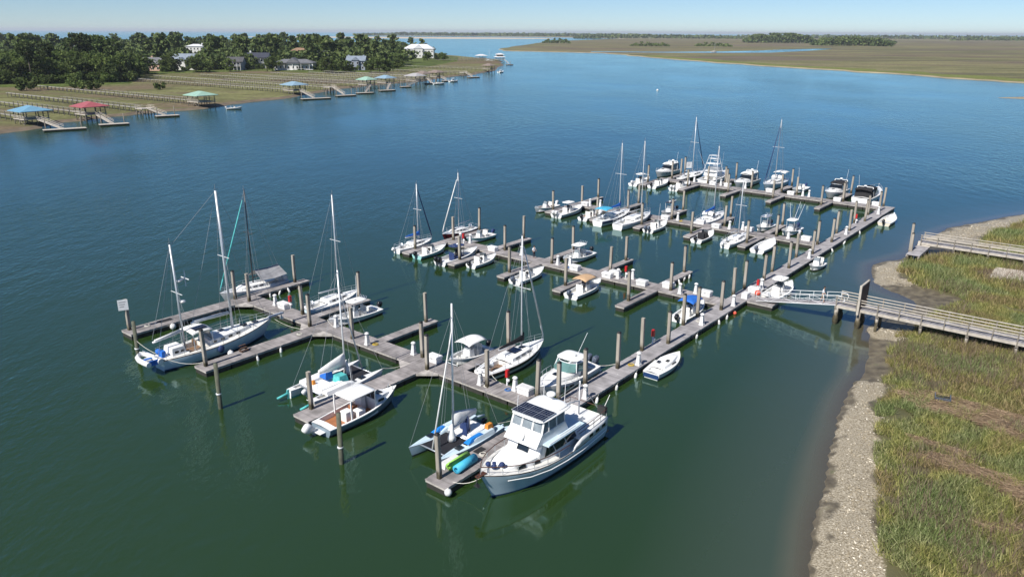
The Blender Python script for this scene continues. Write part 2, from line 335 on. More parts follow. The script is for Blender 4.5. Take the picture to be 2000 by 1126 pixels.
def bank_material():
    m = bpy.data.materials.new('river_bank'); m.use_nodes = True; t = m.node_tree; n = t.nodes; l = t.links; b = n['Principled BSDF']
    g = n.new('ShaderNodeNewGeometry')
    def noise(sc, det=6):
        z = n.new('ShaderNodeTexNoise'); z.inputs['Scale'].default_value = sc; z.inputs['Detail'].default_value = det; l.new(g.outputs['Position'], z.inputs[0]); return z.outputs[0]
    nz = noise(1.1); nf = noise(9, 3); nb = noise(.16, 4)
    mud = ramp(n, l, nz, [(.25, (.06, .05, .033)), (.5, (.12, .1, .066)), (.62, (.165, .14, .092)), (.75, (.115, .115, .055))])
    shell = ramp(n, l, nf, [(.3, (.13, .105, .065)), (.5, (.31, .265, .185)), (.72, (.5, .45, .35))])
    soil = ramp(n, l, nb, [(.3, (.07, .07, .03)), (.55, (.115, .105, .05)), (.75, (.14, .11, .07))])
    def att(nm):
        a = n.new('ShaderNodeAttribute'); a.attribute_name = nm
        x = n.new('ShaderNodeMath'); x.operation = 'MULTIPLY_ADD'; l.new(nz, x.inputs[0]); x.inputs[1].default_value = .8; x.inputs[2].default_value = -.4
        y = n.new('ShaderNodeMath'); y.operation = 'ADD'; l.new(a.outputs['Fac'], y.inputs[0]); l.new(x.outputs[0], y.inputs[1])
        r = n.new('ShaderNodeMapRange'); r.inputs[1].default_value = .35; r.inputs[2].default_value = .65; l.new(y.outputs[0], r.inputs[0]); return r.outputs[0]
    def mix(f, a, bb):
        x = n.new('ShaderNodeMix'); x.data_type = 'RGBA'; l.new(f, x.inputs[0]); l.new(a, x.inputs[6]); l.new(bb, x.inputs[7]); return x.outputs[2]
    fs = att('shell'); fg = att('grass')
    l.new(mix(fg, mix(fs, mud, shell), soil), b.inputs['Base Color'])
    b.inputs['Roughness'].default_value = .5
    bp = n.new('ShaderNodeBump'); bp.inputs['Strength'].default_value = .6; bp.inputs['Distance'].default_value = .06; l.new(nf, bp.inputs['Height']); l.new(bp.outputs[0], b.inputs['Normal'])
    return m
def shell_w(p, d, g):
    x, y = p.T; r = (vnoise(x*.8+y*.6, y*.8-x*.6, 1.7, 41)-.5)*1.6+(vnoise(x*.5-y*.86, y*.5+x*.86, .6, 42)-.5)*.9
    ss = lambda v, a, b: np.clip((v-a)/(b-a), 0, 1)
    s = ss(d+r, -.3, .9)*ss(-g+r, -.9, .5)*ss(65.5-y+r*1.5, 0, 2)
    s = np.maximum(s, ss(d+r, .1, 1.0)*ss(-g+r, -1.6, .3)*ss(y+r, 91.5, 93.5)*ss(103.5-y+r, 0, 1.5)*.9)
    s = np.maximum(s, ss(d+r, .2, 1.2)*ss(-g+r, -1.2, .4)*ss(y+r*2, 112, 116)*.75)
    return np.maximum(s, ss(3.0-np.hypot(x-39.8, y-75.2)+r, 0, 1)*.9)*(d > -.2)
def bz(p):
    z, d, g = bank_z(p); s = shell_w(p, d, g)
    return z, {'shell': s, 'grass': np.clip(g*1.2, 0, 1)}
tag(grid_mesh('river_bank', np.arange(2, 175, .6), np.arange(14, 172, .6), bz, bank_material()), kind='structure')

def marsh_material(name, cols, sx=.0013, sy=.0055):
    m = bpy.data.materials.new(name); m.use_nodes = True; t = m.node_tree; n = t.nodes; l = t.links; b = n['Principled BSDF']
    b.inputs['Roughness'].default_value = .95; b.inputs['Specular IOR Level'].default_value = .1
    g = n.new('ShaderNodeNewGeometry'); mp = n.new('ShaderNodeMapping'); mp.inputs['Scale'].default_value = (sx, sy, 1); mp.inputs['Rotation'].default_value = (0, 0, R(12)); l.new(g.outputs['Position'], mp.inputs[0])
    z = n.new('ShaderNodeTexNoise'); z.inputs['Scale'].default_value = 1; z.inputs['Detail'].default_value = 9; z.inputs['Roughness'].default_value = .68; l.new(mp.outputs[0], z.inputs[0])
    c = ramp(n, l, z.outputs[0], cols)
    z2 = n.new('ShaderNodeTexNoise'); z2.inputs['Scale'].default_value = .6; z2.inputs['Detail'].default_value = 6; l.new(g.outputs['Position'], z2.inputs[0])
    r = n.new('ShaderNodeMapRange'); r.inputs[1].default_value = .3; r.inputs[2].default_value = .7; r.inputs[3].default_value = .7; r.inputs[4].default_value = 1.3; l.new(z2.outputs[0], r.inputs[0])
    vm = n.new('ShaderNodeVectorMath'); vm.operation = 'SCALE'; l.new(c, vm.inputs[0]); l.new(r.outputs[0], vm.inputs['Scale']); l.new(vm.outputs[0], b.inputs['Base Color'])
    return m
marsh_r = marsh_material('far_marsh_grass', [(.3, (.085, .062, .05)), (.4, (.16, .122, .1)), (.46, (.1, .1, .05)), (.52, (.2, .185, .09)), (.58, (.105, .08, .066)), (.64, (.2, .165, .11)), (.72, (.11, .11, .05))])
marsh_l = marsh_material('near_marsh_grass', [(.28, (.1, .072, .05)), (.4, (.16, .125, .08)), (.47, (.115, .115, .05)), (.54, (.185, .185, .08)), (.61, (.115, .09, .062)), (.7, (.17, .145, .085))], .008, .02)
lawn = marsh_material('lawn_and_soil', [(.3, (.05, .065, .02)), (.6, (.1, .13, .035)), (.8, (.07, .06, .035))], .03, .03)
mudbank = M('mud_shore', (.16, .125, .085), .8, .35, .25)
tan_edge = M('tan_shore_edge', (.3, .25, .16), .9, .3, .05)
sandm = M('pale_sand', (.5, .43, .33), .9, .15, .02)
def land(name, pts, z, bank, top, side, zb=-.6):
    pts = [Vector(p) for p in pts]; area = sum(a.x*b.y-b.x*a.y for a, b in zip(pts, pts[1:]+pts[:1]))
    if area < 0: pts.reverse()
    n = len(pts); mb = MB(); out = []
    for i in range(n):
        a, b, c = pts[i-1], pts[i], pts[(i+1) % n]; n1 = Vector((b.y-a.y, a.x-b.x)).normalized(); n2 = Vector((c.y-b.y, b.x-c.x)).normalized()
        out.append(b+(n1+n2).normalized()*bank)
    mb.v = [(p.x, p.y, z) for p in pts]+[(p.x, p.y, zb) for p in out]
    mb.face(range(n), 0)
    for i in range(n): mb.face((i, n+i, n+(i+1) % n, (i+1) % n), 1)
    return tag(mb.build(name, [top, side]), kind='structure')
def wiggle(pts, amp, k=4, seed=1):
    r = random.Random(seed); o = []
    for p, q in zip(pts[:-1], pts[1:]):
        d = Vector(q)-Vector(p); nn = Vector((-d.y, d.x)).normalized(); a = min(amp, d.length*.08)
        for i in range(k): v = Vector(p)+d*(i/k)+(nn*r.uniform(-a, a) if i else nn*0); o.append((v.x, v.y))
    return o+[pts[-1]]
LSH = [(-169.5, 205.5), (-163.7, 226.5), (-157.4, 240.1), (-155.1, 246.7), (-156.4, 265.5), (-150.1, 283.9), (-140.1, 303.2), (-125, 327.6), (-119, 352.6), (-108.4, 376), (-105.8, 398.5), (-98.6, 435.8), (-88.8, 457.6), (-75.6, 486.7), (-65.1, 502.9), (-50, 550.4), (-31.1, 592.7), (-17.7, 658.4), (-11.7, 762), (-18.5, 901.4), (-66.6, 1026), (-94.3, 1090), (-130, 1260), (-300, 1500)]
land('left_marsh', wiggle(LSH, 3)+[(-1000, 1560), (-1700, 1200), (-700, 150), (-300, 130)], .75, 5, marsh_l, mudbank)
land('wooded_ground', [(-1600, 290), (-320, 345), (-300, 400), (-290, 432), (-250, 440), (-232, 462), (-268, 562), (-236, 598), (-192, 636), (-150, 606), (-108, 612), (-88, 700), (-70, 842), (-78, 990), (-110, 1060), (-150, 1240), (-300, 1470), (-1000, 1530), (-1650, 1180)], 1.5, 12, lawn, lawn, .7)
land('right_marsh', wiggle([(900, 250), (352.5, 500.7), (335.7, 525.1), (312.7, 576.6), (285.5, 691), (216.8, 857), (171.1, 1089), (140, 1243.8), (-2, 1348.4), (-25.3, 1462.8), (20, 1900), (92.3, 2541), (186.8, 3036)], 8, 5, 4)+[(600, 4300), (2600, 4300), (6000, 4000), (6000, 1000)], .7, 4, marsh_r, tan_edge)
fringe = marsh_material('green_shore_grass', [(.3, (.12, .135, .045)), (.6, (.16, .18, .05)), (.8, (.13, .12, .05))], .01, .02)
RSH = wiggle([(900, 252), (354, 502), (337, 527), (315, 579), (288, 693), (219, 860), (174, 1091)], 8, 5, 4)
land('marsh_fringe', RSH+[(x+w_, y+w_*.35) for (x, y), w_ in zip(RSH[::-1], [8+34*vnoise(np.array([k*3.7]), np.array([2.2]), 4, 9)[0] for k in range(len(RSH))])], .78, .3, fringe, fringe, .6)
# tidal creek winding through the far marsh
cr = MB(); cl = [(126, 1310, 14), (240, 1290, 20), (330, 1316, 42), (425, 1370, 70), (520, 1500, 75), (605, 1600, 45), (660, 1680, 8)]
sec = [((x-w*.15, y-w, .76), (x+w*.15, y+w, .76)) for x, y, w in cl]
cr.loft([list(s) for s in sec], closed=False, cap0=False, cap1=False); ck = cr.build('tidal_creek', bpy.data.materials['river_water'])
ck.data.attributes.new('chop', 'FLOAT', 'POINT').data.foreach_set('value', [.5]*len(ck.data.vertices)); ck.data.attributes.new('depth', 'FLOAT', 'POINT').data.foreach_set('value', [5.0]*len(ck.data.vertices)); tag(ck, kind='structure')
land('sand_bar', [(244, 398), (262, 404), (300, 398), (330, 380), (300, 368), (264, 384)], .14, 7, tan_edge, tan_edge)
land('sand_spit', wiggle([(-1500, 4300), (-760, 3900), (-300, 3700), (0, 3750), (130, 3900)], 60, 5, 3)+[(200, 4300), (-200, 4600), (-900, 4700)], 1.2, 40, sandm, sandm)
land('far_shore', [(-1100, 6500), (-300, 6100), (300, 5200), (600, 4302), (6000, 4002), (9000, 4500), (9000, 9000), (-700, 9000)], 1.0, 40, marsh_r, sandm)

# haze: a thin even air over the whole place
hz = MB().box(-46000, 46000, -4000, 46000, -3.2, 75)
ho = hz.build('haze', [bpy.data.materials.new('thin_haze')]); tag(ho, kind='stuff')
hm = ho.data.materials[0]; hm.use_nodes = True; hn = hm.node_tree.nodes; hn.remove(hn['Principled BSDF'])
pv = hn.new('ShaderNodeVolumePrincipled'); pv.inputs['Color'].default_value = (.86, .93, 1, 1); pv.inputs['Density'].default_value = 5.5e-5; pv.inputs['Anisotropy'].default_value = .1
hm.node_tree.links.new(pv.outputs[0], hn['Material Output'].inputs['Volume'])

# ------------------------------------------------------------------ trees
def quads(centers, size, norm=None, jit=1.0):
    """random leaf quads round given centres"""
    n = len(centers); a = rng.normal(size=(n, 3)); a /= np.linalg.norm(a, axis=1)[:, None]; b = rng.normal(size=(n, 3)); b -= (a*b).sum(1)[:, None]*a; b /= np.linalg.norm(b, axis=1)[:, None]
    s = (size*rng.uniform(.6, 1.3, n))[:, None] if np.isscalar(size) else size[:, None]
    v = np.stack([centers-a*s-b*s*.7, centers+a*s-b*s*.7, centers+a*s+b*s*.7, centers-a*s+b*s*.7], 1).reshape(-1, 3)
    return v, np.arange(n*4).reshape(-1, 4)
def crown_points(kind, n):
    pts = []
    if kind == 'oak': cl = [(rng.normal(0, 3.3), rng.normal(0, 3.3), 2.6+8.6*rng.random()**.8, rng.uniform(1.6, 2.7)) for _ in range(28)]
    elif kind == 'pine': cl = [(rng.normal(0, 1.9), rng.normal(0, 1.9), 10+9*rng.random()**.8, rng.uniform(1.0, 1.9)) for _ in range(20)]
    elif kind == 'bush': cl = [(rng.normal(0, 1.2), rng.normal(0, 1.2), rng.uniform(.5, 2.6), rng.uniform(.6, 1.1)) for _ in range(12)]
    else: cl = [(rng.normal(0, 2.6), rng.normal(0, 2.6), rng.uniform(2, 12.5), rng.uniform(1.3, 2.3)) for _ in range(24)]
    for k in range(n):
        c = cl[k % len(cl)]; d = rng.normal(size=3); d /= np.linalg.norm(d); r = c[3]*rng.uniform(.55, 1.05)
        pts.append((c[0]+d[0]*r, c[1]+d[1]*r, c[2]+d[2]*r*.75))
    p = np.array(pts); p[:, 2] = np.maximum(p[:, 2], .25); return p, cl
def tree_proto(kind, n, lm, size, h):
    p, cl = crown_points(kind, n); v, f = quads(p, size)
    root = thing('tree', 'proto', 'tree')
    o = np_mesh('crown', v, 4, f, lm, root)
    t = MB(); top = {'oak': 6.5, 'pine': 15, 'bush': .8, 'round': 6}[kind]
    t.tube((0, 0, -.4), (.2, .1, top), {'oak': .5, 'pine': .28, 'bush': .12, 'round': .35}[kind], .14 if kind != 'bush' else .05, 7)
    for c in cl[::3]: t.tube((.15, .1, min(top, c[2]*.62)), (c[0]*.85, c[1]*.85, c[2]), .13 if kind != 'bush' else .04, .04, 5)
    t.build('trunk', bark, root); return root
protos = {'oak': [tree_proto('oak', 1500, leaf_oak, .52, 13) for _ in range(3)], 'pine': [tree_proto('pine', 1000, leaf_pine, .45, 19) for _ in range(3)],
          'round': [tree_proto('round', 1200, leaf_light, .48, 14) for _ in range(2)], 'bush': [tree_proto('bush', 420, leaf_oak, .3, 3)]}
TREE_NAME = {'oak': 'oak_tree', 'pine': 'pine_tree', 'round': 'broadleaf_tree', 'bush': 'marsh_shrub'}
used = set()
def put_tree(kind, x, y, z, s, label, group, sz=1.0):
    pr = protos[kind][random.randrange(len(protos[kind]))]; rz = random.uniform(0, 6.28)
    if id(pr) not in used:
        used.add(id(pr)); r = pr; r.location = (x, y, z); r.rotation_euler = (0, 0, rz); r['label'] = label; r['group'] = group
    else: r = copy_tree(pr, (x, y, z), rz, label, group)
    r.scale = (s, s, s*sz); r.name = TREE_NAME[kind]; r['category'] = 'shrub' if kind == 'bush' else 'tree'; return r
FOREST = [(-1300, 300), (-322, 362), (-297, 415), (-283, 442), (-247, 449), (-229, 474), (-262, 572), (-233, 607), (-190, 646), (-150, 616), (-111, 620), (-98, 692), (-92, 842), (-104, 1000), (-140, 1200), (-300, 1430), (-1000, 1500), (-1600, 1150)]
def inside(x, y, poly):
    c = False
    for (x0, y0), (x1, y1) in zip(poly, poly[1:]+poly[:1]):
        if (y0 > y) != (y1 > y) and x < (x1-x0)*(y-y0)/(y1-y0)+x0: c = not c
    return c
# house spots: x, y, width, depth, wall height
HOUSES = [(-272, 600, 21, 11, 5.0), (-252, 618, 19, 12, 6.5), (-214, 622, 12, 9, 6), (-205, 650, 17, 11, 8.5), (-170, 628, 30, 12, 5.2), (-122, 628, 14, 10, 7.0), (-108, 930, 34, 16, 9.5), (-400, 800, 20, 12, 13), (-318, 812, 17, 11, 12), (-297, 590, 15, 10, 5), (-415, 770, 14, 10, 10), (-200, 760, 18, 11, 9), (-160, 690, 13, 9, 8.5)]
def clear(x, y):
    for k, (hx, hy, w, d, h) in enumerate(HOUSES):
        if abs(x-hx) < w*.5+4 and abs(y-hy) < d*.5+5: return False
        depth = 150 if h > 9 else 30
        if hy-depth < y < hy and abs(x-hx*y/hy) < w*.42: return False
    return True
spots = []; tries = 0
while len(spots) < 1500 and tries < 45000:
    tries += 1; y = 360+1080*random.random()**1.7; x = -random.uniform(90, .73*y+70)
    sp = 6.6+max(0, (y-560))*.012
    if not inside(x, y, FOREST) or not clear(x, y): continue
    if any((x-a)**2+(y-b)**2 < sp*sp for a, b in spots): continue
    spots.append((x, y))
spots.sort(key=lambda p: p[1]-.12*p[0]*0)
far_pts = []
for k, (x, y) in enumerate(spots):
    edge = not inside(x, y-14, FOREST); u = random.random(); kind = 'oak' if u < .56 else 'pine' if u < .74 else 'round'
    g = min(1, max(0, (y-430)/500)); s = random.uniform(.85, 1.2)*(.93+.04*g)
    if x < -230 and y < 560: s *= 1.12
    if edge and kind == 'pine' and random.random() < .6: kind = 'oak'
    if edge: s *= .85
    if kind == 'pine': s *= 1.12
    if x > -135: s *= .9
    z = 1.2+1.0*g
    if k < 300:
        lab = {'oak': 'dark spreading live oak in the wood across the river', 'pine': 'tall narrow pine in the wood across the river', 'round': 'lighter green broadleaf tree in the wood across the river'}[kind]
        put_tree(kind, x, y, z, s, lab, kind+' trees in the wood across the river')
    else: far_pts.append((x, y, z, s, kind))
vs = []; sz = []
for x, y, z, s, kind in far_pts:
    p, _ = crown_points(kind, 170); vs.append(p*s+np.array([x, y, z])); sz.append(np.full(len(p), 1.15*s)*rng.uniform(.7, 1.3, len(p)))
v, f = quads(np.concatenate(vs), np.concatenate(sz)); tag(np_mesh('back_woodland', v, 4, f, leaf_far), 'dark green wood stretching behind the front trees to the ocean', 'woodland', kind='stuff')
for (x, y, s, kind, lab) in [(-275, 398, 1.5, 'bush', 'low dark shrub at left edge of marsh beneath the wood'), (-246, 402, 2.2, 'bush', 'tall dark rounded shrub standing alone in the left marsh'), (-225, 412, 1.7, 'bush', 'wide dark shrub clump in the marsh, left of its paired clump'), (-216, 410, 1.6, 'bush', 'dark shrub clump in the marsh, right of its paired clump'), (-184, 415, 1.2, 'bush', 'small lone dark bush in open green marsh near the middle'),
        (-89, 838, .8, 'oak', 'rounded oak standing before the big white house on the point'), (-73, 846, .72, 'oak', 'low oak at the outer end of the wooded point'), (-80, 850, .6, 'oak', 'small oak right of the big white house'), (-99, 690, .95, 'oak', 'dense oak at the marsh edge right of the blue-grey roofed house')]:
    put_tree(kind, x, y, .7, s, lab, 'trees and shrubs at the marsh edge')
ub = 0; tries = 0
while ub < 150 and tries < 20000:
    tries += 1; i = random.randrange(1, 11); (x0, y0), (x1, y1) = FOREST[i], FOREST[i+1]; f = random.random(); x = x0+(x1-x0)*f-random.uniform(-5, 12)*.6; y = y0+(y1-y0)*f+random.uniform(-6, 16)
    hid = any(abs(x-hx*y/hy) < w*.5 and y < hy for hx, hy, w, d, h in HOUSES[:7])
    if hid and random.random() < .75: continue
    ub += 1; put_tree('bush', x, y, .9, random.uniform(1.1, 1.5 if hid else 2.3), 'rounded dark shrub in the thicket along the edge of the wood', 'shrubs along the edge of the wood')
GARDEN = [(-254.7, 594.9), (-248.7, 587.7), (-232.0, 589.5), (-229.8, 597.5), (-222.6, 590.4), (-212.9, 599.2), (-211.1, 607.4), (-187.4, 609.9), (-185.6, 618.4), (-142.3, 598.7), (-136.1, 591.6), (-131.3, 592.1), (-128.8, 600.1), (-107.0, 602.4), (-98.5, 587.9), (-93.3, 596.0), (-92.3, 628.4), (-263.0, 550.4), (-249.2, 525.9), (-237.9, 487.0)]
for k, (x, y) in enumerate(GARDEN): put_tree(random.choice(['oak', 'oak', 'round']), x+random.uniform(-3, 3), y+random.uniform(-6, 3), 1.2, random.uniform(.62, .88), 'dark garden tree standing among the houses across the river', 'trees among the houses')
for pl in protos.values():
    for pr in pl:
        if id(pr) not in used:
            for c in list(pr.children): bpy.data.objects.remove(c)
            bpy.data.objects.remove(pr)
def wood_mass(name, label, path, depth, h0, h1, n, size, trunks=0):
    path = [Vector(p) for p in path]; seg = []; tot = 0
    for p, q in zip(path[:-1], path[1:]): seg.append((tot, p, q)); tot += (q-p).length
    t = rng.random(n)*tot; c = np.zeros((n, 3)); lump = np.random.default_rng(len(name)).random(4000)
    for i, tt in enumerate(t):
        s = [g for g in seg if g[0] <= tt][-1]; d = (s[2]-s[1]); q = s[1]+d*((tt-s[0])/d.length); e = rng.random(); taper = min(1, 4*min(tt, tot-tt)/tot+.35)
        H = (h0+(h1-h0)*lump[int(tt/(h1*.55)) % 4000])*taper
        c[i] = (q.x, q.y+depth*e, .8+H*(1-rng.random()**2*.9))
    v, f = quads(c, np.full(n, size)*rng.uniform(.6, 1.3, n)); o = np_mesh(name, v, 4, f, leaf_far); return tag(o, label, 'woodland', kind='stuff')
wood_mass('tree_island', 'long wooded hammock of tall pines on the right far marsh', [(775, 2660), (860, 2640), (960, 2560)], 90, 20, 30, 4200, 2.6)
wood_mass('tree_island', 'second wooded hammock of pines, right of the longer one', [(800, 2120), (860, 2080), (940, 1990)], 70, 14, 22, 3600, 2.2)
wood_mass('tree_island', 'low wooded hummock near the tip of the far right marsh', [(85, 2330), (118, 2310), (160, 2260)], 40, 6, 13, 700, 1.8)
wood_mass('tree_island', 'scattered low scrub left of the anchored sailboat in far marsh', [(275, 1880), (310, 1860), (356, 1840)], 30, 3, 9, 500, 1.6)
wood_mass('tree_island', 'scattered low scrub behind the anchored sailboat in far marsh', [(430, 1900), (500, 1850)], 30, 3, 9, 420, 1.6)
wood_mass('tree_island', 'low trees on the far marsh right of the pine hammocks', [(1170, 2900), (1330, 2800)], 60, 8, 14, 900, 2.4)
wood_mass('distant_treeline', 'thin blue-green treeline on the horizon behind the sand spit', [(-1300, 6600), (-300, 6200), (700, 6100), (1200, 5600)], 150, 14, 22, 3600, 7)
wood_mass('distant_treeline', 'thin blue-green treeline along the right horizon', [(1200, 5500), (2300, 5300), (3500, 5000), (5200, 4800)], 200, 12, 20, 4200, 7)
wood_mass('distant_treeline', 'darker strip of trees on the near side of the right horizon', [(330, 4350), (800, 4420), (1250, 4350)], 120, 12, 20, 1800, 5)
wood_mass('distant_treeline', 'short dark strip of trees at the far right horizon', [(2250, 4100), (2600, 4150), (3100, 4150)], 100, 8, 15, 900, 5)
# ------------------------------------------------------------------ houses across the river
wall_w = M('white_siding', (.62, .62, .6), .7, .1, .4); wall_p = M('pink_stucco', (.5, .33, .26), .8, .1, .4); wall_t = M('tan_siding', (.42, .3, .2), .8, .1, .4); wall_g = M('grey_blue_siding', (.26, .3, .36), .7, .1, .4)
roof_g = M('grey_shingle', (.14, .145, .16), .8, .2, .6); roof_n = M('dark_navy_shingle', (.035, .04, .06), .75, .2, .6); roof_b = M('blue_grey_shingle', (.2, .24, .29), .7, .2, .6); roof_d = M('charcoal_shingle', (.07, .07, .075), .8, .2, .6); roof_w = M('white_metal_roof', (.62, .63, .65), .45, .08, .4); roof_t = M('brown_shingle', (.25, .16, .1), .8, .2, .6)
def house(label, spec, wm, rm, hip=False, gable=0, dormers=0, chim=(), porch=0, storeys=2, z=1.5, stilts=0, rz=0.0, rh=3.2):
    hx, hy, w, d, h = spec; t = thing('house', label, 'house', (hx, hy, z), rz)
    MB().box(-w/2, w/2, -d/2, d/2, -.5, h).build('wall', wm, t)
    e = .7; W2, D2 = w/2+e, d/2+e; r = MB()
    if hip: r.add([(-W2, -D2, h), (W2, -D2, h), (W2, D2, h), (-W2, D2, h), (-W2+D2, 0, h+rh), (W2-D2, 0, h+rh)], [(0, 1, 5, 4), (1, 2, 5), (2, 3, 4, 5), (3, 0, 4), (3, 2, 1, 0)])
    else:
        r.add([(-W2, -D2, h-.2), (W2, -D2, h-.2), (W2, D2, h-.2), (-W2, D2, h-.2), (-W2, 0, h+rh), (W2, 0, h+rh), (-W2, -D2, h), (W2, -D2, h), (W2, D2, h), (-W2, D2, h), (-W2, 0, h+rh+.25), (W2, 0, h+rh+.25)],
              [(0, 1, 5, 4), (2, 3, 4, 5), (7, 6, 10, 11), (9, 8, 11, 10), (0, 6, 7, 1), (2, 8, 9, 3), (0, 4, 10, 6), (3, 9, 10, 4), (1, 7, 11, 5), (2, 5, 11, 8)])
        MB().add([(-w/2, -d/2, h-.21), (-w/2, d/2, h-.21), (-w/2, 0, h+rh*.9), (w/2, -d/2, h-.21), (w/2, d/2, h-.21), (w/2, 0, h+rh*.9)], [(0, 2, 1), (3, 4, 5), (0, 1, 4, 3), (0, 3, 5, 2), (1, 2, 5, 4)]).build('gable_end', wm, t)
    roof = r.build('roof', rm, t)
    for cx, ch in chim: MB().box(cx-.6, cx+.6, -.1, 1.1, h, h+rh+ch).build('chimney', wm, roof)
    if gable:
        g = MB(); gw = gable; g.box(-gw/2, gw/2, -d/2-2, -d/2+2, -.5, h+.5); g.build('front_wing', wm, t)
        MB().add([(-gw/2-.5, -d/2-2.6, h+.3), (gw/2+.5, -d/2-2.6, h+.3), (0, -d/2-2.6, h+.5+gw*.38), (-gw/2-.5, 1, h+.3), (gw/2+.5, 1, h+.3), (0, 1, h+.5+gw*.38)], [(0, 1, 2), (0, 2, 5, 3), (1, 4, 5, 2), (3, 5, 4)]).build('front_gable_roof', rm, t)
    for k in range(dormers):
        x = -w*.28+k*w*.56/(max(1, dormers-1)); MB().box(x-1.1, x+1.1, -d*.36, 0, h+.3, h+2.2).build('dormer', wall_w, roof)
        MB().add([(x-1.4, -d*.38, h+2.2), (x+1.4, -d*.38, h+2.2), (x, -d*.38, h+3.1), (x-1.4, .5, h+2.2), (x+1.4, .5, h+2.2), (x, .5, h+3.1)], [(0, 1, 2), (0, 2, 5, 3), (1, 4, 5, 2), (3, 5, 4)]).build('dormer_roof', rm, roof)
    fr = -d/2-(2.0 if False else 0)
    nw = max(3, int(w/3.2))
    for s in range(storeys):
        for k in range(nw):
            x = -w/2+w*(k+.5)/nw
            if gable and abs(x) < gable/2+.4: y0 = -d/2-2
            else: y0 = -d/2
            zz = .9+s*(h/storeys); hh = min(1.9, h/storeys-1.1)
            f = MB().box(x-.7, x+.7, y0-.1, y0+.05, zz, zz+hh).build('window', wall_w, t)
            MB().box(x-.55, x+.55, y0-.14, y0-.09, zz+.15, zz+hh-.15).build('pane', glass, f)
    if porch:
        pz = 0 if storeys == 1 else h/storeys
        p = MB().box(-w*.45, w*.45, -d/2-3, -d/2-.02, pz-.25, pz); p.build('porch_deck', wall_w, t)
        q = MB().box(-w*.45, w*.45, -d/2-3.2, -d/2-.05, h-.5, h-.25); q.build('porch_roof', rm, t)
        for k in range(5): x = -w*.43+w*.86*k/4; MB().box(x-.14, x+.14, -d/2-2.9, -d/2-2.6, -.5, h-.5).build('column', wall_w, t)
        MB().box(-w*.43, w*.43, -d/2-2.85, -d/2-2.75, pz+.85, pz+1.0).build('porch_rail', wall_w, t)
    return t
H = HOUSES
house('pink-walled house with grey roof and two small dormers in the trees', H[0], wall_p, roof_g, dormers=2, chim=[(3, 1.2)], storeys=1, rh=4.2)
house('house with big blue-grey gable roof beside the pink-walled house', H[1], wall_w, roof_b, gable=6, storeys=2, rh=5)
house('dark shaded house with white porch posts behind the trees', H[2], wall_g, roof_d, porch=1)
house('white house with dark navy roof, tall chimney and double porch', H[3], wall_w, roof_n, chim=[(-6.5, 1.6)], porch=1, storeys=2)
house('long pale house with tall central gable and terrace at marsh edge', H[4], wall_w, roof_g, hip=True, gable=9, storeys=1, porch=1, rh=2.6)
house('house with blue-grey roof and white chimneys near the wooded point', H[5], wall_g, roof_b, gable=5, chim=[(-6, .9), (5.5, .9)], storeys=2)
house('big white house with white hipped roofs on the wooded point', H[6], wall_w, roof_w, hip=True, gable=10, storeys=2, z=2, rh=5)
house('white flat-fronted house rising above the wood at left', H[7], wall_w, roof_g, hip=True, storeys=3, rh=2, z=3)
house('white house top with pale roof showing above mid-wood trees', H[8], wall_w, roof_w, hip=True, storeys=3, z=3, rh=2.2, chim=[(6, 1)])
house('low brown-roofed house with porch at far left of the house row', H[9], wall_t, roof_d, porch=1, storeys=1, rh=3.6)
house('grey roofed house half hidden in the wood at far left', H[10], wall_w, roof_g, storeys=2, z=3)
house('tan house with brown roof behind the long pale house', H[11], wall_t, roof_t, hip=True, storeys=3, z=3)
house('small white house between the navy-roofed and long pale houses', H[12], wall_w, roof_g, storeys=2, z=2)

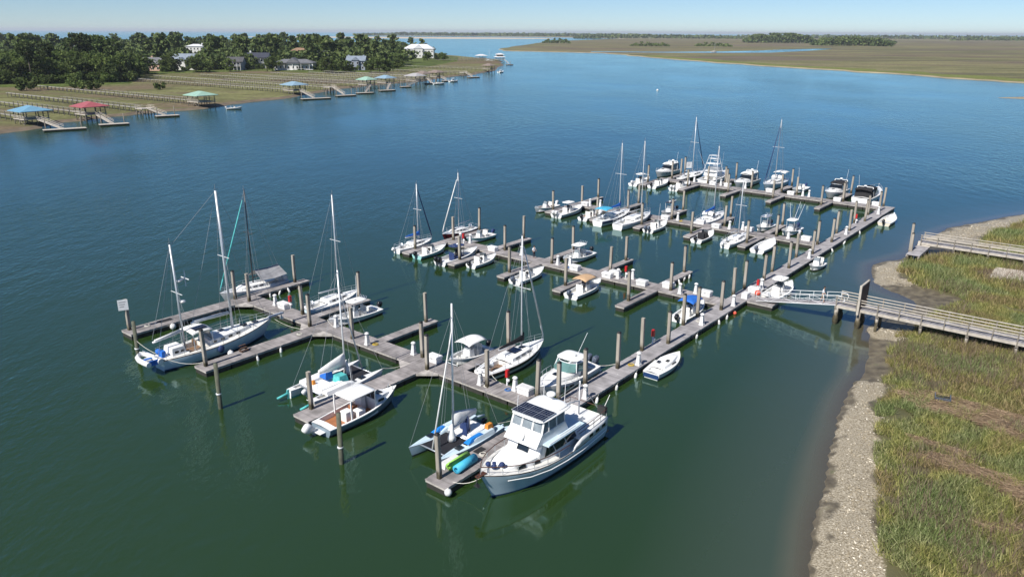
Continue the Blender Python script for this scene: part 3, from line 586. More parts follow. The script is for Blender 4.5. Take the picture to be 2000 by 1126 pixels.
# ------------------------------------------------------------------ private docks on the left shore
roofc = {k: M(k+'_metal_dock_roof', c, .5, .12, .6) for k, c in {'blue': (.16, .33, .46), 'red': (.36, .1, .11), 'mint': (.3, .47, .38), 'grey': (.4, .39, .39), 'white': (.66, .66, .66), 'steel': (.24, .36, .45), 'brown': (.24, .19, .16)}.items()}
walk_grey = M('grey_walkway_timber', (.3, .285, .25), .9, .3, 1)
WD = Vector((-.8, .6)).normalized()                    # walkways run inland this way
def private_dock(label, x, y, roof, flabel, fx=None, fy=None, L=120, fl=10, size=6.5, two=False, wl=1.0, walkdir=None):
    wd_ = Vector(walkdir).normalized() if walkdir else WD
    t = thing('private_dock', label, 'dock', (x, y, 0), math.atan2(-wd_.y, -wd_.x)); zd = 2.6; s = size/2   # local +x points to the river
    MB().box(-s, s, -s, s, zd-.25, zd).build('platform', rail_wood, t)
    for i in range(3):
        for j in range(3):
            px, py = -s+.3+i*(size-.6)/2, -s+.3+j*(size-.6)/2
            MB().tube((px, py, -1.5), (px, py, (5.0 if roof and not (i == 1 and j == 1) else zd)), .16, n=6).build('post', post_wood, t)
    br = MB()
    for j in (0, 2):
        py = -s+.3+j*(size-.6)/2; br.tube((-s+.3, py, .4), (0, py, zd-.3), .07, n=4); br.tube((s-.3, py, .4), (0, py, zd-.3), .07, n=4)
    br.build('cross_brace', post_wood, t)
    rl = MB()
    for a, b in (((-s, -s), (s, -s)), ((-s, s), (s, s)), ((s, -s), (s, -.8))):
        for zz in (zd+.5, zd+1.0): rl.tube((*a, zz), (*b, zz), .07, n=4)
    rl.build('railing', rail_wood, t)
    if roof:
        e = s+1.0
        def hiproof(z0, e, h): return MB().add([(-e, -e, z0), (e, -e, z0), (e, e, z0), (-e, e, z0), (-e*.3, 0, z0+h), (e*.3, 0, z0+h), (-e, -e, z0-.2), (e, -e, z0-.2), (e, e, z0-.2), (-e, e, z0-.2)], [(0, 1, 5, 4), (1, 2, 5), (2, 3, 4, 5), (3, 0, 4), (9, 8, 7, 6), (0, 6, 7, 1), (1, 7, 8, 2), (2, 8, 9, 3), (3, 9, 6, 0)])
        hiproof(5.1, e, 1.5).build('roof', roofc[roof], t)
        if two: hiproof(7.6, e*.8, 1.2).build('upper_roof', roofc[roof], t); MB().box(-s*.7, s*.7, -s*.7, s*.7, 5.6, 7.5).build('upper_room', post_wood, t)
    wk = MB().box(-L, -s-.01, -.6, .6, zd-.2, zd-.02); wk.build('walkway', walk_grey, t)
    rr = MB()
    for sy in (-.7, .7): rr.tube((-L*wl*.55, sy, zd+.9), (-s, sy, zd+.9), .05, n=4)
    rr.build('walkway_rail', walk_grey, t)
    n = int(L/4.2)
    for k in range(n):
        px = -s-2-k*4.2
        for sy in (-.75, .75): MB().box(px-.1, px+.1, sy-.1, sy+.1, -1, zd+(.95 if px > -L*.55 else .05)).build('walkway_post', post_wood, t)
    if fx is not None:
        lx, ly = (Vector((fx-x, fy-y)).dot(-wd_), (fx-x)*wd_.y-(fy-y)*wd_.x)
        g = MB(); tx, ty = lx, ly
        dv = Vector((tx-s, ty)); nn = Vector((-dv.y, dv.x)).normalized()*.7
        sec0 = [(s, -.7, zd-.1), (s, .7, zd-.1), (s, .7, zd), (s, -.7, zd)]; ex = Vector((s, 0))+dv*.9
        sec1 = [(ex.x, ex.y-.7, .5), (ex.x, ex.y+.7, .5), (ex.x, ex.y+.7, .6), (ex.x, ex.y-.7, .6)]
        g.loft([sec0, sec1], smooth=False)
        for sy in (-.7, .7):
            for zz in (.55, 1.0): g.tube((s, sy, zd+zz), (ex.x, ex.y+sy, .6+zz), .06, n=4)
        g.build('gangway', rail_wood, t)
        f = thing('floating_dock', flabel, 'dock', (fx, fy, 0), R(36))
        MB().box(-fl/2, fl/2, -1.6, 1.6, .45, .55).build('deck', rail_wood, f); MB().box(-fl/2+.1, fl/2-.1, -1.5, 1.5, -.3, .449).build('float', frame_d, f)
        for sx in (-1, 1): MB().tube((sx*(fl/2-1), 1.9, -1.5), (sx*(fl/2-1), 1.9, 3.6), .16, n=6).build('guide_post', post_wood, f)
    return t
private_dock('private dock with sky-blue hipped roof at far left', -157.7, 257.8, 'blue', 'grey float at the foot of the sky-blue roofed dock', -141, 246.5, 110, 12, 8)
private_dock('private dock with red hipped roof', -146.6, 273.8, 'red', 'grey float below the red roofed dock', -132.5, 260.8, 110, 9, 7.5)
private_dock('open roofless dock platform right of the red roofed dock', -136.8, 293.6, None, 'grey float below the roofless platform beside the red roof', -126.5, 288.4, 120, 8, 5)
private_dock('private dock with large mint-green roof', -127.8, 325, 'mint', None, None, None, 150, 8, 8)
private_dock('private dock with steel-blue roof, left of the middle dock row', -107.5, 391.7, 'steel', 'long grey float below the steel-blue roofed dock', -91.5, 368, 160, 14, 8)
private_dock('open roofless platform right of the steel-blue roofed dock', -94.9, 413.2, None, 'float below the roofless platform in the middle dock row', -81.5, 387, 170, 10, 5)
private_dock('private dock with small mint-green roof in the middle row', -80.1, 437.1, 'mint', 'float below the small mint-green roofed dock', -75.2, 404, 160, 9, 6.5)
private_dock('private dock with steel-blue roof beside the small mint roof', -72.4, 454.4, 'steel', 'float below the second steel-blue roofed dock', -67, 423, 150, 9, 7)
private_dock('private dock with pale grey roof and dark lift beneath', -58.3, 478.3, 'grey', 'small float left of the pale grey roofed dock', -61, 452, 140, 6, 8)
private_dock('brown-roofed dock behind the pale grey roofed dock', -56.8, 503.6, 'brown', 'float with moored white boat right of pale grey roof', -49, 484, 110, 9, 6.5)
private_dock('brown-roofed dock at the right end of the middle row', -50, 520.6, 'brown', 'small float at the right end of the middle dock row', -42, 510, 110, 7, 7)
private_dock('low open dock with dark ramp near the point', -35.5, 571.3, None, 'thin float beside dark ramp near the point', -27.5, 552.5, 90, 9, 4)
private_dock('small brown-roofed dock near the tip of the point', -19, 632.6, 'brown', None, None, None, 95, 8, 7)
private_dock('white roofed dock on the far side of the point', -35.6, 898.9, 'white', None, None, None, 60, 8, 9, walkdir=(-.8, -.35))
private_dock('two-tier white roofed dock at the outermost tip', -14.3, 854.8, 'white', 'small outermost float beyond the two-tier white roofed dock', -3.5, 775, 70, 7, 9, two=True, walkdir=(-.9, -.2))

# ------------------------------------------------------------------ marina docks
ZD = .64
def dock(name, label, a0, a1, b0, b1, along, cat='dock', group=None, gus=(), boards=planks):
    """floating dock section in marina coordinates; boards lie across its length"""
    ca, cb = (a0+a1)/2, (b0+b1)/2; t = thing(name, label, cat, P(ca, cb), AL, group); ha, hb = (a1-a0)/2, (b1-b0)/2
    d = MB(); w = .15; L = 2*ha if along == 'a' else 2*hb; n = max(1, int(L/w)); w = L/n
    for k in range(n):
        u0 = -L/2+k*w+.006; u1 = u0+w-.012; j = random.uniform(-.02, .02); z1 = ZD+random.uniform(-.006, .006)
        if along == 'a': d.box(u0, u1, -hb+j, hb+j, ZD-.045, z1)
        else: d.box(-ha+j, ha+j, u0, u1, ZD-.045, z1)
    tag(d.build('deck_boards', boards, t), kind='stuff')
    i = .03
    for nm, bx in (('x0', (-ha+i, -ha+i+.06, -hb+i, hb-i)), ('x1', (ha-i-.06, ha-i, -hb+i, hb-i)), ('y0', (-ha+i+.06, ha-i-.06, -hb+i, -hb+i+.06)), ('y1', (-ha+i+.06, ha-i-.06, hb-i-.06, hb-i))):
        MB().box(*bx, .42, ZD-.047).build('fascia_board', fascia, t)
    fl = int(L/2.6) or 1
    for k in range(fl):
        u0 = -L/2+L*(k+.03)/fl; u1 = -L/2+L*(k+.97)/fl
        if along == 'a': MB().box(u0, u1, -hb+.09, hb-.09, -.28, .44).build('float', frame_d, t)
        else: MB().box(-ha+.09, ha-.09, u0, u1, -.28, .44).build('float', frame_d, t)
    for tri in gus:                                         # triangular corner plates, in marina coordinates
        q = [(x-ca, y-cb) for x, y in tri]; g = MB()
        g.add([(x, y, ZD-.012) for x, y in q]+[(x, y, .42) for x, y in q], [(0, 1, 2), (5, 4, 3), (0, 3, 4, 1), (1, 4, 5, 2), (2, 5, 3, 0)]); g.build('corner_gusset', fascia, t)
    return t
dock('main_walkway', 'long grey board walkway running from the trawler to the far end', -5.17, 95.6, 0, 2.1, 'a', 'walkway', boards=planks_l)
PN = ['nearest pier', 'second pier', 'third pier', 'farthest pier']; PA = [(-7.35, -5.2), (26.6, 28.95), (60, 62.3), (92.9, 95.3)]
dock('floating_pier', 'nearest floating pier, with the trawler and ketch on it', PA[0][0], PA[0][1], 0, 46.1, 'b')
dock('floating_pier', 'second floating pier from the camera, with a man standing on it', PA[1][0], PA[1][1], 2.13, 46, 'b')
dock('floating_pier', 'third floating pier from the camera', PA[2][0], PA[2][1], 2.13, 46, 'b')
dock('floating_pier', 'farthest floating pier, with the cabin cruisers', PA[3][0], PA[3][1], 2.13, 46.5, 'b')
FN = [[(0, 2.0), (15, 17), (30, 32), (44, 46.1)], [(9.7, 10.95), (18.5, 19.8), (27.2, 28.5), (35.8, 37.1), (44.4, 45.9)], [(9.7, 11.0), (18.5, 19.7), (27.2, 28.5), (35.6, 36.8), (44.2, 46)], [(10, 11.1), (18.9, 20), (27.7, 29), (36.5, 37.8), (45, 46.5)]]
FF = [[(11.9, 13.1), (22.8, 24), (33.6, 34.85), (44.95, 46.1)], [(10, 11), (18.8, 19.8), (27.4, 28.5), (36.4, 37.5), (44.9, 46)], [(10, 11), (18.7, 19.8), (27.5, 28.5), (36.1, 37.2), (44.8, 45.9)], [(9.6, 10.9), (21.1, 22.4), (33.2, 34.4), (44.2, 45.5)]]
EN = [-20.5, 18.75, 52.5, 85.8]; EF = [2.35, 36.45, 69.6, 103.6]
for p in range(4):
    for k, (b0, b1) in enumerate(FN[p]):
        g = []
        if p == 0:
            a = PA[0][0]-.03
            if k < 3: g.append(((a, b1+1.6), (a, b1+.02), (a-1.3, b1+.02)))
            if k > 0: g.append(((a, b0-1.6), (a-1.3, b0-.02), (a, b0-.02)))
        dock('finger_dock', '%s near-side finger dock of the %s, counted from the walkway' % (ORD[k+1], PN[p]), EN[p], PA[p][0]-.03, b0, b1, 'a', group='finger docks', gus=g)
    for k, (b0, b1) in enumerate(FF[p]):
        dock('finger_dock', '%s far-side finger dock of the %s, counted from the walkway' % (ORD[k+1], PN[p]), PA[p][1]+.03, EF[p], b0, b1, 'a', group='finger docks')
dock('gangway_float', 'small low float under the foot of the metal gangway', 29.8, 32.2, -3.1, -.04, 'b')

# ------------------------------------------------------------------ pilings
pm = MB(); w = .165; c = .045
sec = [(w, -w+c), (w, w-c), (w-c, w), (-w+c, w), (-w, w-c), (-w, -w+c), (-w+c, -w), (w-c, -w)]
pm.loft([[(x, y, z) for x, y in sec] for z in (-3, 1.2, 4.05)], smooth=False); pile_me = pm.mesh('shaft', pilem)
cm = MB(); cm.loft([[(x*k, y*k, z) for x, y in sec] for z, k in ((4.052, 1.04), (4.11, 1.04), (4.2, .55))], smooth=False); cap_me = cm.mesh('cap', cap_d)
def piling(label, a, b, dz=0, cap=True, group='square pilings of the marina'):
    t = thing('mooring_piling', label, 'piling', P(a, b, dz), AL+random.uniform(-.05, .05), group)
    t.rotation_euler[0] = random.uniform(-.02, .02); t.rotation_euler[1] = random.uniform(-.022, .022)
    for nm, me in (('shaft', pile_me),)+((('cap', cap_me),) if cap else ()):
        o = bpy.data.objects.new(nm, me); COL.objects.link(o); o.parent = t
    return t
MAINP = [(-4.96, 1.79), (-.79, 1.87), (4.0, 1.5), (9.1, 1.87), (12.4, .8), (17.97, 1.97), (21.3, 2.0), (25, .92), (30.5, 1.9), (33.9, 2.0), (38.6, 1.44), (43, 2.1), (46, 1.0), (51.8, 2.1), (54.9, .93), (60.5, 2.1), (63.4, .96), (69.3, 2.1), (72.4, 1.06), (78.5, 2.1), (80.8, 1.1), (86, 2.0), (90.5, 1.4), (95.2, 1.9)]
for k, (a, b) in enumerate(MAINP): piling('square piling on the main walkway, %s counting from the near end' % ORD[k+1], a, b, random.uniform(-.12, .12), k % 5 != 3)
PP = [[(-5.62, 3.54), (-6.69, 8.17), (-7.33, 14.88), (-5.64, 17.15), (-6.83, 25.92), (-7.42, 32.05), (-5.66, 35.6), (-6.91, 43.85), (-7.5, 45.81)], [(27.62, 8.56), (29.0, 18.0), (27.68, 26.3), (28.71, 35.29), (28.26, 44.81)], [(61.4, 8.59), (62.5, 17.48), (61.15, 26.16), (62.6, 35.38), (61.22, 44.1)], [(94.75, 8.79), (95.5, 17.63), (95.2, 26.6), (95.4, 31.9), (95.4, 36), (95.6, 44.3)]]
for p in range(4):
    for k, (a, b) in enumerate(PP[p]): piling('square piling on the %s, %s counting out from the walkway' % (PN[p], ORD[k+1]), a, b, random.uniform(-.12, .12), k % 3 != 1)
NP = [[(-19.76, 1.28), (-18.95, 16.6), (-19.81, 31.1), (-19.92, 45.5)], [(21.04, 10.5), (21.03, 19.4), (20.87, 28.1), (21.14, 37.0), (21.11, 45.6)], [(54.85, 10.5), (54.64, 19.4), (54.84, 28.2), (54.78, 36.7), (54.5, 45.6)], [(89.1, 10.9), (89, 19.8), (89.2, 28.8), (89.5, 37.6), (88.7, 46.2)]]
FP = [[(1.7, 12.6), (1.28, 23.6), (1.3, 34.4), (.74, 45.8)], [(35.5, 10.8), (35.3, 19.4), (35.3, 28.1), (35.55, 37.3), (35.3, 45.9)], [(69.4, 10.6), (69.4, 19.5), (69.2, 28.2), (68.95, 37.0), (68.9, 45.6)], [(97.3, 9.4), (97.2, 21.2), (98.4, 33.5), (101, 45)]]
for p in range(4):
    for side, PS in (('near-side', NP), ('far-side', FP)):
        for k, (a, b) in enumerate(PS[p]): piling('square piling at %s %s finger of the %s' % (ORD[k+1], side, PN[p]), a, b, (3 if (p, side, k) == (2, 'near-side', 9) else random.uniform(-.15, .15)), k % 2 == 0)
for k, (a, b) in enumerate([(104.5, 10.2), (105, 22), (105, 34), (105, 46)]): piling('square piling in open water behind the farthest pier, %s from the right' % ORD[k+1], a, b, -.2)
for a, b, lab in ((-22.6, 38.3, 'round green-brown pole standing in water behind the ketch dinghy'), (-23, 23.6, 'round green-brown pole standing alone in water beside third near finger'), (-22.2, 8.9, 'round green-brown pole in water nearest the camera, behind hardtop boat')):
    t = MB(); t.tube((0, 0, -3), (.03, .02, 4.1), .2, .17, 10); t.tube((0, 0, 1.3), (0, 0, 1.42), .215, n=10, mat=1)
    o = t.build('mooring_pole', [pole_wood, alu_white]); o.location = P(a, b); tag(o, lab, 'pole', 'round mooring poles')
def sign(label, a, b, z, w, h, rz):
    t = thing('notice_board', label, 'sign', P(a, b, z), rz)
    MB().box(-w/2, w/2, -.03, .03, 0, h).build('board', alu_white, t)
    grey = M('faded_grey_print', (.3, .3, .31), .7, .2, 3)
    for k in range(3): MB().box(-w*.36, w*.3-.1*k*w, -.036, -.0302, h*(.75-.22*k), h*(.82-.22*k)).build('faded_text_line', grey, t)
sign('weathered white notice board on the leftmost piling, beside the ketch', -20.2, 45.45, 2.9, .95, 1.1, R(25)); sign('white notice board high on a piling of the farthest pier', 89.25, 37.45, 4.4, 1.1, 1.2, R(10))

# ------------------------------------------------------------------ pedestals, boxes, posts, fenders
ped = thing('power_pedestal', 'x', 'power pedestal'); m = MB(); m.box(-.24, .24, -.24, .24, 0, .12); m.box(-.2, .2, -.2, .2, .12, 1.0, tx=.07, ty=.07); m.build('cabinet', boxw, ped)
MB().box(-.09, .09, -.09, .09, 1.0, 1.14).build('lamp', gel_grey, ped); m = MB(); m.lathe((0, 0, 1.14), [(.24, 0), (.25, .05), (.18, .14), (.05, .2)], 8); m.build('hood', boxw, ped); m = MB()
m.lathe((0, -.2, .5), [(.05, -.1), (.09, -.05), (.09, .05), (.05, .1)], 8); m.build('socket', grey_cowl, ped)
PEDS = [(-5.81, 40.4, 0), (-5.75, 29.8, 0), (-6.93, 23.57, 0), (-5.72, 18.3, 0), (-6.71, 8.95, 0), (-5.65, 5.9, 0), (-3.07, .35, 4), (5.88, .41, 4), (19.28, .5, 4), (27.21, .45, 4), (35.17, .35, 4), (52.39, .5, 4), (69.5, .7, 4), (87.78, .8, 4), (27.2, 7.13, 1), (28.45, 5.71, 1), (27.6, 15.92, 1), (28.6, 14.4, 1), (27.65, 25.28, 1), (28.6, 23.93, 1), (28.3, 31.93, 1), (28.15, 43.3, 1), (28.6, 41.75, 1), (61.34, 25.13, 2), (61.2, 16.03, 2), (62.0, 14.2, 2), (61.34, 6.7, 2), (62.0, 5.32, 2), (61.3, 42.4, 2), (61.7, 40.5, 2), (95.0, 38.8, 3), (94.9, 40.14, 3), (95.0, 27.72, 3), (94.84, 32.84, 3), (95.0, 16.3, 3), (94.9, 15.1, 3)]
cnt = {}
for k, (a, b, p) in enumerate(sorted(PEDS, key=lambda q: (q[2], q[0] if q[2] == 4 else q[1]))):
    cnt[p] = cnt.get(p, 0)+1; lab = 'white power pedestal, %s along the %s from the %s' % (ORD[cnt[p]], 'main walkway' if p == 4 else PN[p], 'near end' if p == 4 else 'walkway')
    if k == 0: ped.location = P(a, b, ZD); ped.rotation_euler = (0, 0, AL); ped['label'] = lab; ped['group'] = 'white power pedestals'
    else: copy_tree(ped, P(a, b, ZD), AL+random.choice([0, .1, 3.14]), lab, 'white power pedestals')
bxo = thing('dock_box', 'x', 'dock box'); m = MB(); m.box(-.38, .38, -.62, .62, 0, .5, tx=-.03, ty=-.03); m.build('box', boxw, bxo); m = MB(); m.box(-.45, .45, -.69, .69, .502, .56); m.box(-.44, .44, -.68, .68, .56, .68, tx=.06, ty=.05); m.build('lid', boxw, bxo); MB().box(.41, .455, -.1, .1, .42, .5).build('latch', alu, bxo)
BOXES = [(-5.75, 38.9, 0), (-5.63, 15.6, 0), (-5.54, 4.85, 0), (27.2, 22.2, 1), (28.45, 16.9, 1), (27.15, 17.2, 1), (27.2, 12.26, 1), (28.4, 9.3, 1), (28.45, 4.4, 1), (33.3, .5, 4), (27.4, 36.4, 1), (60.6, 27.0, 2), (61.6, 21.1, 2), (60.6, 18.0, 2), (61.9, 13.1, 2), (61.9, 4.2, 2), (61.0, 43.2, 2), (94.5, 34.4, 3), (94.8, 31.4, 3), (94.8, 22.7, 3), (94.9, 18.5, 3), (94.5, 9.7, 3), (95.0, 3.1, 3)]
cnt = {}
for k, (a, b, p) in enumerate(sorted(BOXES, key=lambda q: (q[2], q[1]))):
    cnt[p] = cnt.get(p, 0)+1; lab = 'white dock box, %s along the %s from the walkway' % (ORD[cnt[p]], PN[p]) if p != 4 else 'white dock box on the main walkway beside the metal gangway'
    if k == 0: bxo.location = P(a, b, ZD); bxo.rotation_euler = (0, 0, AL); bxo['label'] = lab; bxo['group'] = 'white dock boxes'
    else: copy_tree(bxo, P(a, b, ZD), AL+random.choice([0, 3.14]), lab, 'white dock boxes')
MB_ = MB().box(-.5, .5, -.35, .35, 0, .62); o = MB_.build('step_box', [boxw]); o.location = P(30.8, .5, ZD); o.rotation_euler = (0, 0, AL); tag(o, 'low grey-white step box at the gangway foot on the walkway', 'step box')
for a, b, lab in ((-5.37, 38.2, 'red extinguisher post on the nearest pier beside the ketch bow'), (-5.3, 7.05, 'red extinguisher post on the nearest pier behind the black-covered sloop'), (11.33, 1.95, 'red extinguisher post on the main walkway by the white daysailer'), (27.7, 42.3, 'red extinguisher post near the outer end of the second pier'), (28.6, 15.4, 'red extinguisher post midway along the second pier'), (33.9, .35, 'red extinguisher post beside the metal gangway foot'), (78.3, 1.8, 'red extinguisher post near the far end of the main walkway')):
    t = thing('extinguisher_post', lab, 'fire extinguisher', P(a, b, ZD), AL, 'red extinguisher posts')
    MB().box(-.06, .06, -.06, .06, 0, .8).build('post', alu_white, t); MB().box(-.16, .16, -.13, .13, .8, 1.5, tx=.02).build('cabinet', redp, t); m = MB(); m.lathe((0, -.1, .5), [(.1, -.14), (.17, -.05), (.17, .05), (.1, .14)], 8); m.build('ring', boxw, t)
fm = MB(); fm.lathe((0, 0, 0), [(.03, -.36), (.11, -.3), (.13, -.1), (.13, .12), (.1, .26), (.04, .34)], 8); fm.tube((0, 0, .33), (.06, 0, .6), .015, n=4, mat=1); fend = fm.mesh('fender', [boxw, rope])
FE = [(-.15, -11.5, 'hung from the nearest pier')]
def fender(label, a, b, z=.12, tilt=.1, me=None):
    o = bpy.data.objects.new('fender', me or fend); COL.objects.link(o); o.location = P(a, b, z); o.rotation_euler = (random.uniform(-tilt, tilt), random.uniform(-tilt, tilt), AL); return tag(o, label, 'fender', 'fenders hung on dock edges')
for k, a in enumerate([-2, 1.2, 4.5, 8, 16.9, 22.3, 24.3, 60.5, 66, 74]): fender('white fender on right edge of main walkway, %s from the near end' % ORD[k+1], a, -.14, .15, .35)
for k, a in enumerate([-15.2, -12.6]): fender('white fender on lower edge of the ketch finger dock, %s from its tip' % ORD[k+1], a, 29.87)
for k, a in enumerate([-3.5, -2.2, -.9, .6]): fender('white fender below the tarped sailboat finger dock, %s from the pier' % ORD[k+1], a, 44.83, .2, .4)
for k, a in enumerate([31.2, 32.4, 33.8, 35.2]): fender('white fender on first far-side finger of second pier, %s from the pier' % ORD[k+1], a, 9.88, .25, .5)
def ball(label, x, r, mat, name='mooring_buoy', cat='buoy'):
    m = MB(); m.ell((0, 0, 0), r, r, r*1.05, 10, 7); m.tube((0, 0, r*.95), (0, 0, r*1.25), r*.2, n=6, mat=1); o = m.build(name, [mat, rope]); o.location = x; return tag(o, label, cat)
ball('coral ball fender at the gangway foot on the walkway edge', P(32.9, -.1, .8), .36, buoyr); ball('small coral ball fender hanging on the walkway near the gangway', P(26.3, -.2, .15), .2, buoyr)
ball('white ball fender at the ketch finger beside the tall leftmost piling', P(-16.2, 43.75, .35), .32, boxw); ball('white ball fender on tip of the trawler finger dock', P(-20.4, -.12, .4), .27, boxw); ball('white buoy floating in open river in the distance', (79.1, 436.2, 0.2), .55, boxw)
ball('white ball fender between ketch hull and its finger dock', P(-16.6, 32.2, .55), .3, boxw)
for lab, b, mt, r in (('rolled lime-green foam mat on the trawler finger dock', 1.5, plast_g, .28), ('rolled light-blue foam mat beside the trawler bow', .82, plast_b, .31)):
    m = MB(); pr = [(r*.55, -1.05), (r, -1.05), (r, 1.05), (r*.55, 1.05), (r*.55, -1.0)]
    m.loft([[(x, q*math.cos(2*math.pi*k/16), q*math.sin(2*math.pi*k/16)) for k in range(16)] for q, x in pr], cap0=False, cap1=False); m.tube((-.3, 0, 0), (-.26, 0, 0), r*1.02, n=16, cap=False); m.tube((.3, 0, 0), (.34, 0, 0), r*1.02, n=16, cap=False)
    o = m.build('foam_roll', mt); o.location = P(-17.6, b, ZD+r+.01); o.rotation_euler = (0, 0, AL+.05); tag(o, lab, 'foam roll', 'rolled foam mats')
o = MB().box(-.9, .9, -.3, .3, 0, .35, tx=.15, ty=.05).build('dinghy_locker', boxw); o.location = P(-17.9, 2.02, ZD); o.rotation_euler = (0, 0, AL); tag(o, 'white plastic trunk behind the green foam roll', 'trunk')
for lab, a, b, w, d in (('black rubber mat on the upper left finger dock', -16.2, 45.3, 1.5, .7), ('black rubber mat on trawler finger beyond the foam rolls', -15.2, 1.6, .9, .5)):
    m = MB(); m.box(-w/2, w/2, -d/2, d/2, 0, .03); o = m.build('rubber_mat', rubber); o.location = P(a, b, ZD+.012); o.rotation_euler = (0, 0, AL); tag(o, lab, 'mat')
t = thing('boarding_steps', 'small dark wooden boarding steps beside the ketch', 'steps', P(-15.6, 31.5, ZD), AL)
for k in range(3): MB().box(-.35, .35, -.3+.2*k, -.1+.2*k, .2*(k+1)-.05, .2*(k+1)).build('tread', dark_wood, t)
for sx in (-.33, .33): MB().box(sx-.03, sx+.03, -.3, .3, 0, .22).build('side', dark_wood, t)
# ------------------------------------------------------------------ boat parts
class Hull:
    def __init__(s, L, B, f0, f1, tf=.85, dr=.3, rake=.4, m=.42, pw=2.2, flare=.3, y0=0):
        s.L, s.B, s.f0, s.f1, s.tf, s.dr, s.rake, s.m, s.pw, s.flare, s.y0 = L, B, f0, f1, tf, dr, rake, m, pw, flare, y0
    def w(s, t):
        if t < s.m: return s.B/2*(s.tf+(1-s.tf)*math.sin(math.pi/2*t/s.m))
        return s.B/2*max(.015, (1-((t-s.m)/(1-s.m))**s.pw))
    def z(s, t): return s.f0+(s.f1-s.f0)*t**2.2
    def x(s, t): return -s.L/2+s.L*t
    def shell(s, t, hm, bm, rail, stripe=None, name='hull', n=14):
        mb = MB(); secs = []; sm = 0
        for i in range(n+1):
            u = (i/n)**.85; w = s.w(u); z = s.z(u); x = s.x(u); fl = 1-s.flare*u**2
            hp = [(w, z), (w*(.98+.02*fl), z-.09), (w*(.9*fl+.08), z*.55), (w*.9*fl*.96, .16), (w*.86*fl*.95, .0), (w*.7*fl*.9, -.12), (0, -s.dr*(1-u**3*.9))]
            pt = lambda y, zz: (x-s.rake*u**4*(1-max(0, zz)/z), s.y0+y, zz)
            secs.append([pt(y, zz) for y, zz in hp]+[pt(-y, zz) for y, zz in hp[-2::-1]])
        k = [2, 3 if stripe else 0, 0, 1, 1, 1, 1, 1, 1, 0, 3 if stripe else 0, 2]
        mb.loft(secs, closed=False, cap0=False, cap1=False, mats=k)
        o = len(mb.v); mb.v.extend(secs[0]); mb.face(range(o, o+13), 0)
        return mb.build(name, [hm, bm, rail, stripe or hm], t)
    def deck(s, t, t0, t1, cw, floor, g=.16, dm=None, fm=None, camber=.06, n=14, name='deck'):
        ts = sorted(set([round((i/n)**.85, 4) for i in range(n+1)]+[t0, t1])); mb = MB(); ins = lambda u: max(.02, min(cw, s.w(u)-g))
        for ta, tb in zip(ts[:-1], ts[1:]):
            q = lambda u, y, z: (s.x(u), s.y0+y, z); za, zb = s.z(ta)+.005, s.z(tb)+.005; wa, wb = s.w(ta)+.01, s.w(tb)+.01; ia, ib = ins(ta), ins(tb)
            if t0 <= (ta+tb)/2 <= t1:
                for sg in (1, -1):
                    mb.add([q(ta, sg*wa, za), q(tb, sg*wb, zb), q(tb, sg*ib, zb+.02), q(ta, sg*ia, za+.02)], [(0, 1, 2, 3)], 0)
                    mb.add([q(ta, sg*ia, za+.02), q(tb, sg*ib, zb+.02), q(tb, sg*ib, floor), q(ta, sg*ia, floor)], [(0, 1, 2, 3)], 0)
                mb.add([q(ta, ia, floor), q(tb, ib, floor), q(tb, -ib, floor), q(ta, -ia, floor)], [(0, 1, 2, 3)], 1)
            else:
                mb.add([q(ta, wa, za), q(tb, wb, zb), q(tb, 0, zb+camber*wb), q(ta, 0, za+camber*wa), q(tb, -wb, zb), q(ta, -wa, za)], [(0, 1, 2, 3), (3, 2, 4, 5)], 0)
        for u in (t0, t1):
            i = ins(u); x = s.x(u); mb.add([(x, s.y0+i, s.z(u)+.02), (x, s.y0-i, s.z(u)+.02), (x, s.y0-i, floor), (x, s.y0+i, floor), (x, s.y0, s.z(u)+.03)], [(0, 4, 1, 2, 3)], 0)
        return mb.build(name, [dm or gel, fm or gel_deck], t)
def outboard(t, x, y, z, mat, s=1.0, tilt=.0):
    rot = Matrix.Translation((x, y, z)) @ Matrix.Rotation(tilt, 4, 'Y')
    lg = MB(); lg.box(-.3*s, .02, -.14*s, .14*s, -.25*s, .12*s); lg.box(-.42*s, -.2*s, -.07*s, .07*s, -.95*s, .05*s, tx=-.03); lg.tube((-.6*s, 0, -.9*s), (-.05*s, 0, -.9*s), .08*s, .05*s, 6); lg.box(-.66*s, -.6*s, -.16*s, .16*s, -1.03*s, -.77*s)
    lg.v = [tuple(rot @ Vector(p)) for p in lg.v]; o = lg.build('outboard_motor', [grey_cowl if mat is not white_cowl else white_cowl], t)
    c = MB(); rr = lambda hx, hy, cx, z: [(cx+math.copysign(abs(math.cos(k))**.6, math.cos(k))*hx, math.copysign(abs(math.sin(k))**.6, math.sin(k))*hy, z) for k in [2*math.pi*(i+.5)/12 for i in range(12)]]
    c.loft([rr(.3*s, .2*s, -.3*s, .06*s), rr(.36*s, .24*s, -.3*s, .25*s), rr(.36*s, .24*s, -.32*s, .5*s), rr(.3*s, .2*s, -.34*s, .66*s), rr(.15*s, .1*s, -.36*s, .72*s)])
    c.v = [tuple(rot @ Vector(p)) for p in c.v]; c.build('cowling', mat, o); return o
def place(name, label, cat, a, b, d, rz=0, group=None): return thing(name, label, cat, P(a, b), AL+(0 if d > 0 else math.pi)+rz, group)
def legs(mb, pts, r=.028):
    for p, q in pts: mb.tube(p, q, r, n=5)
    return mb

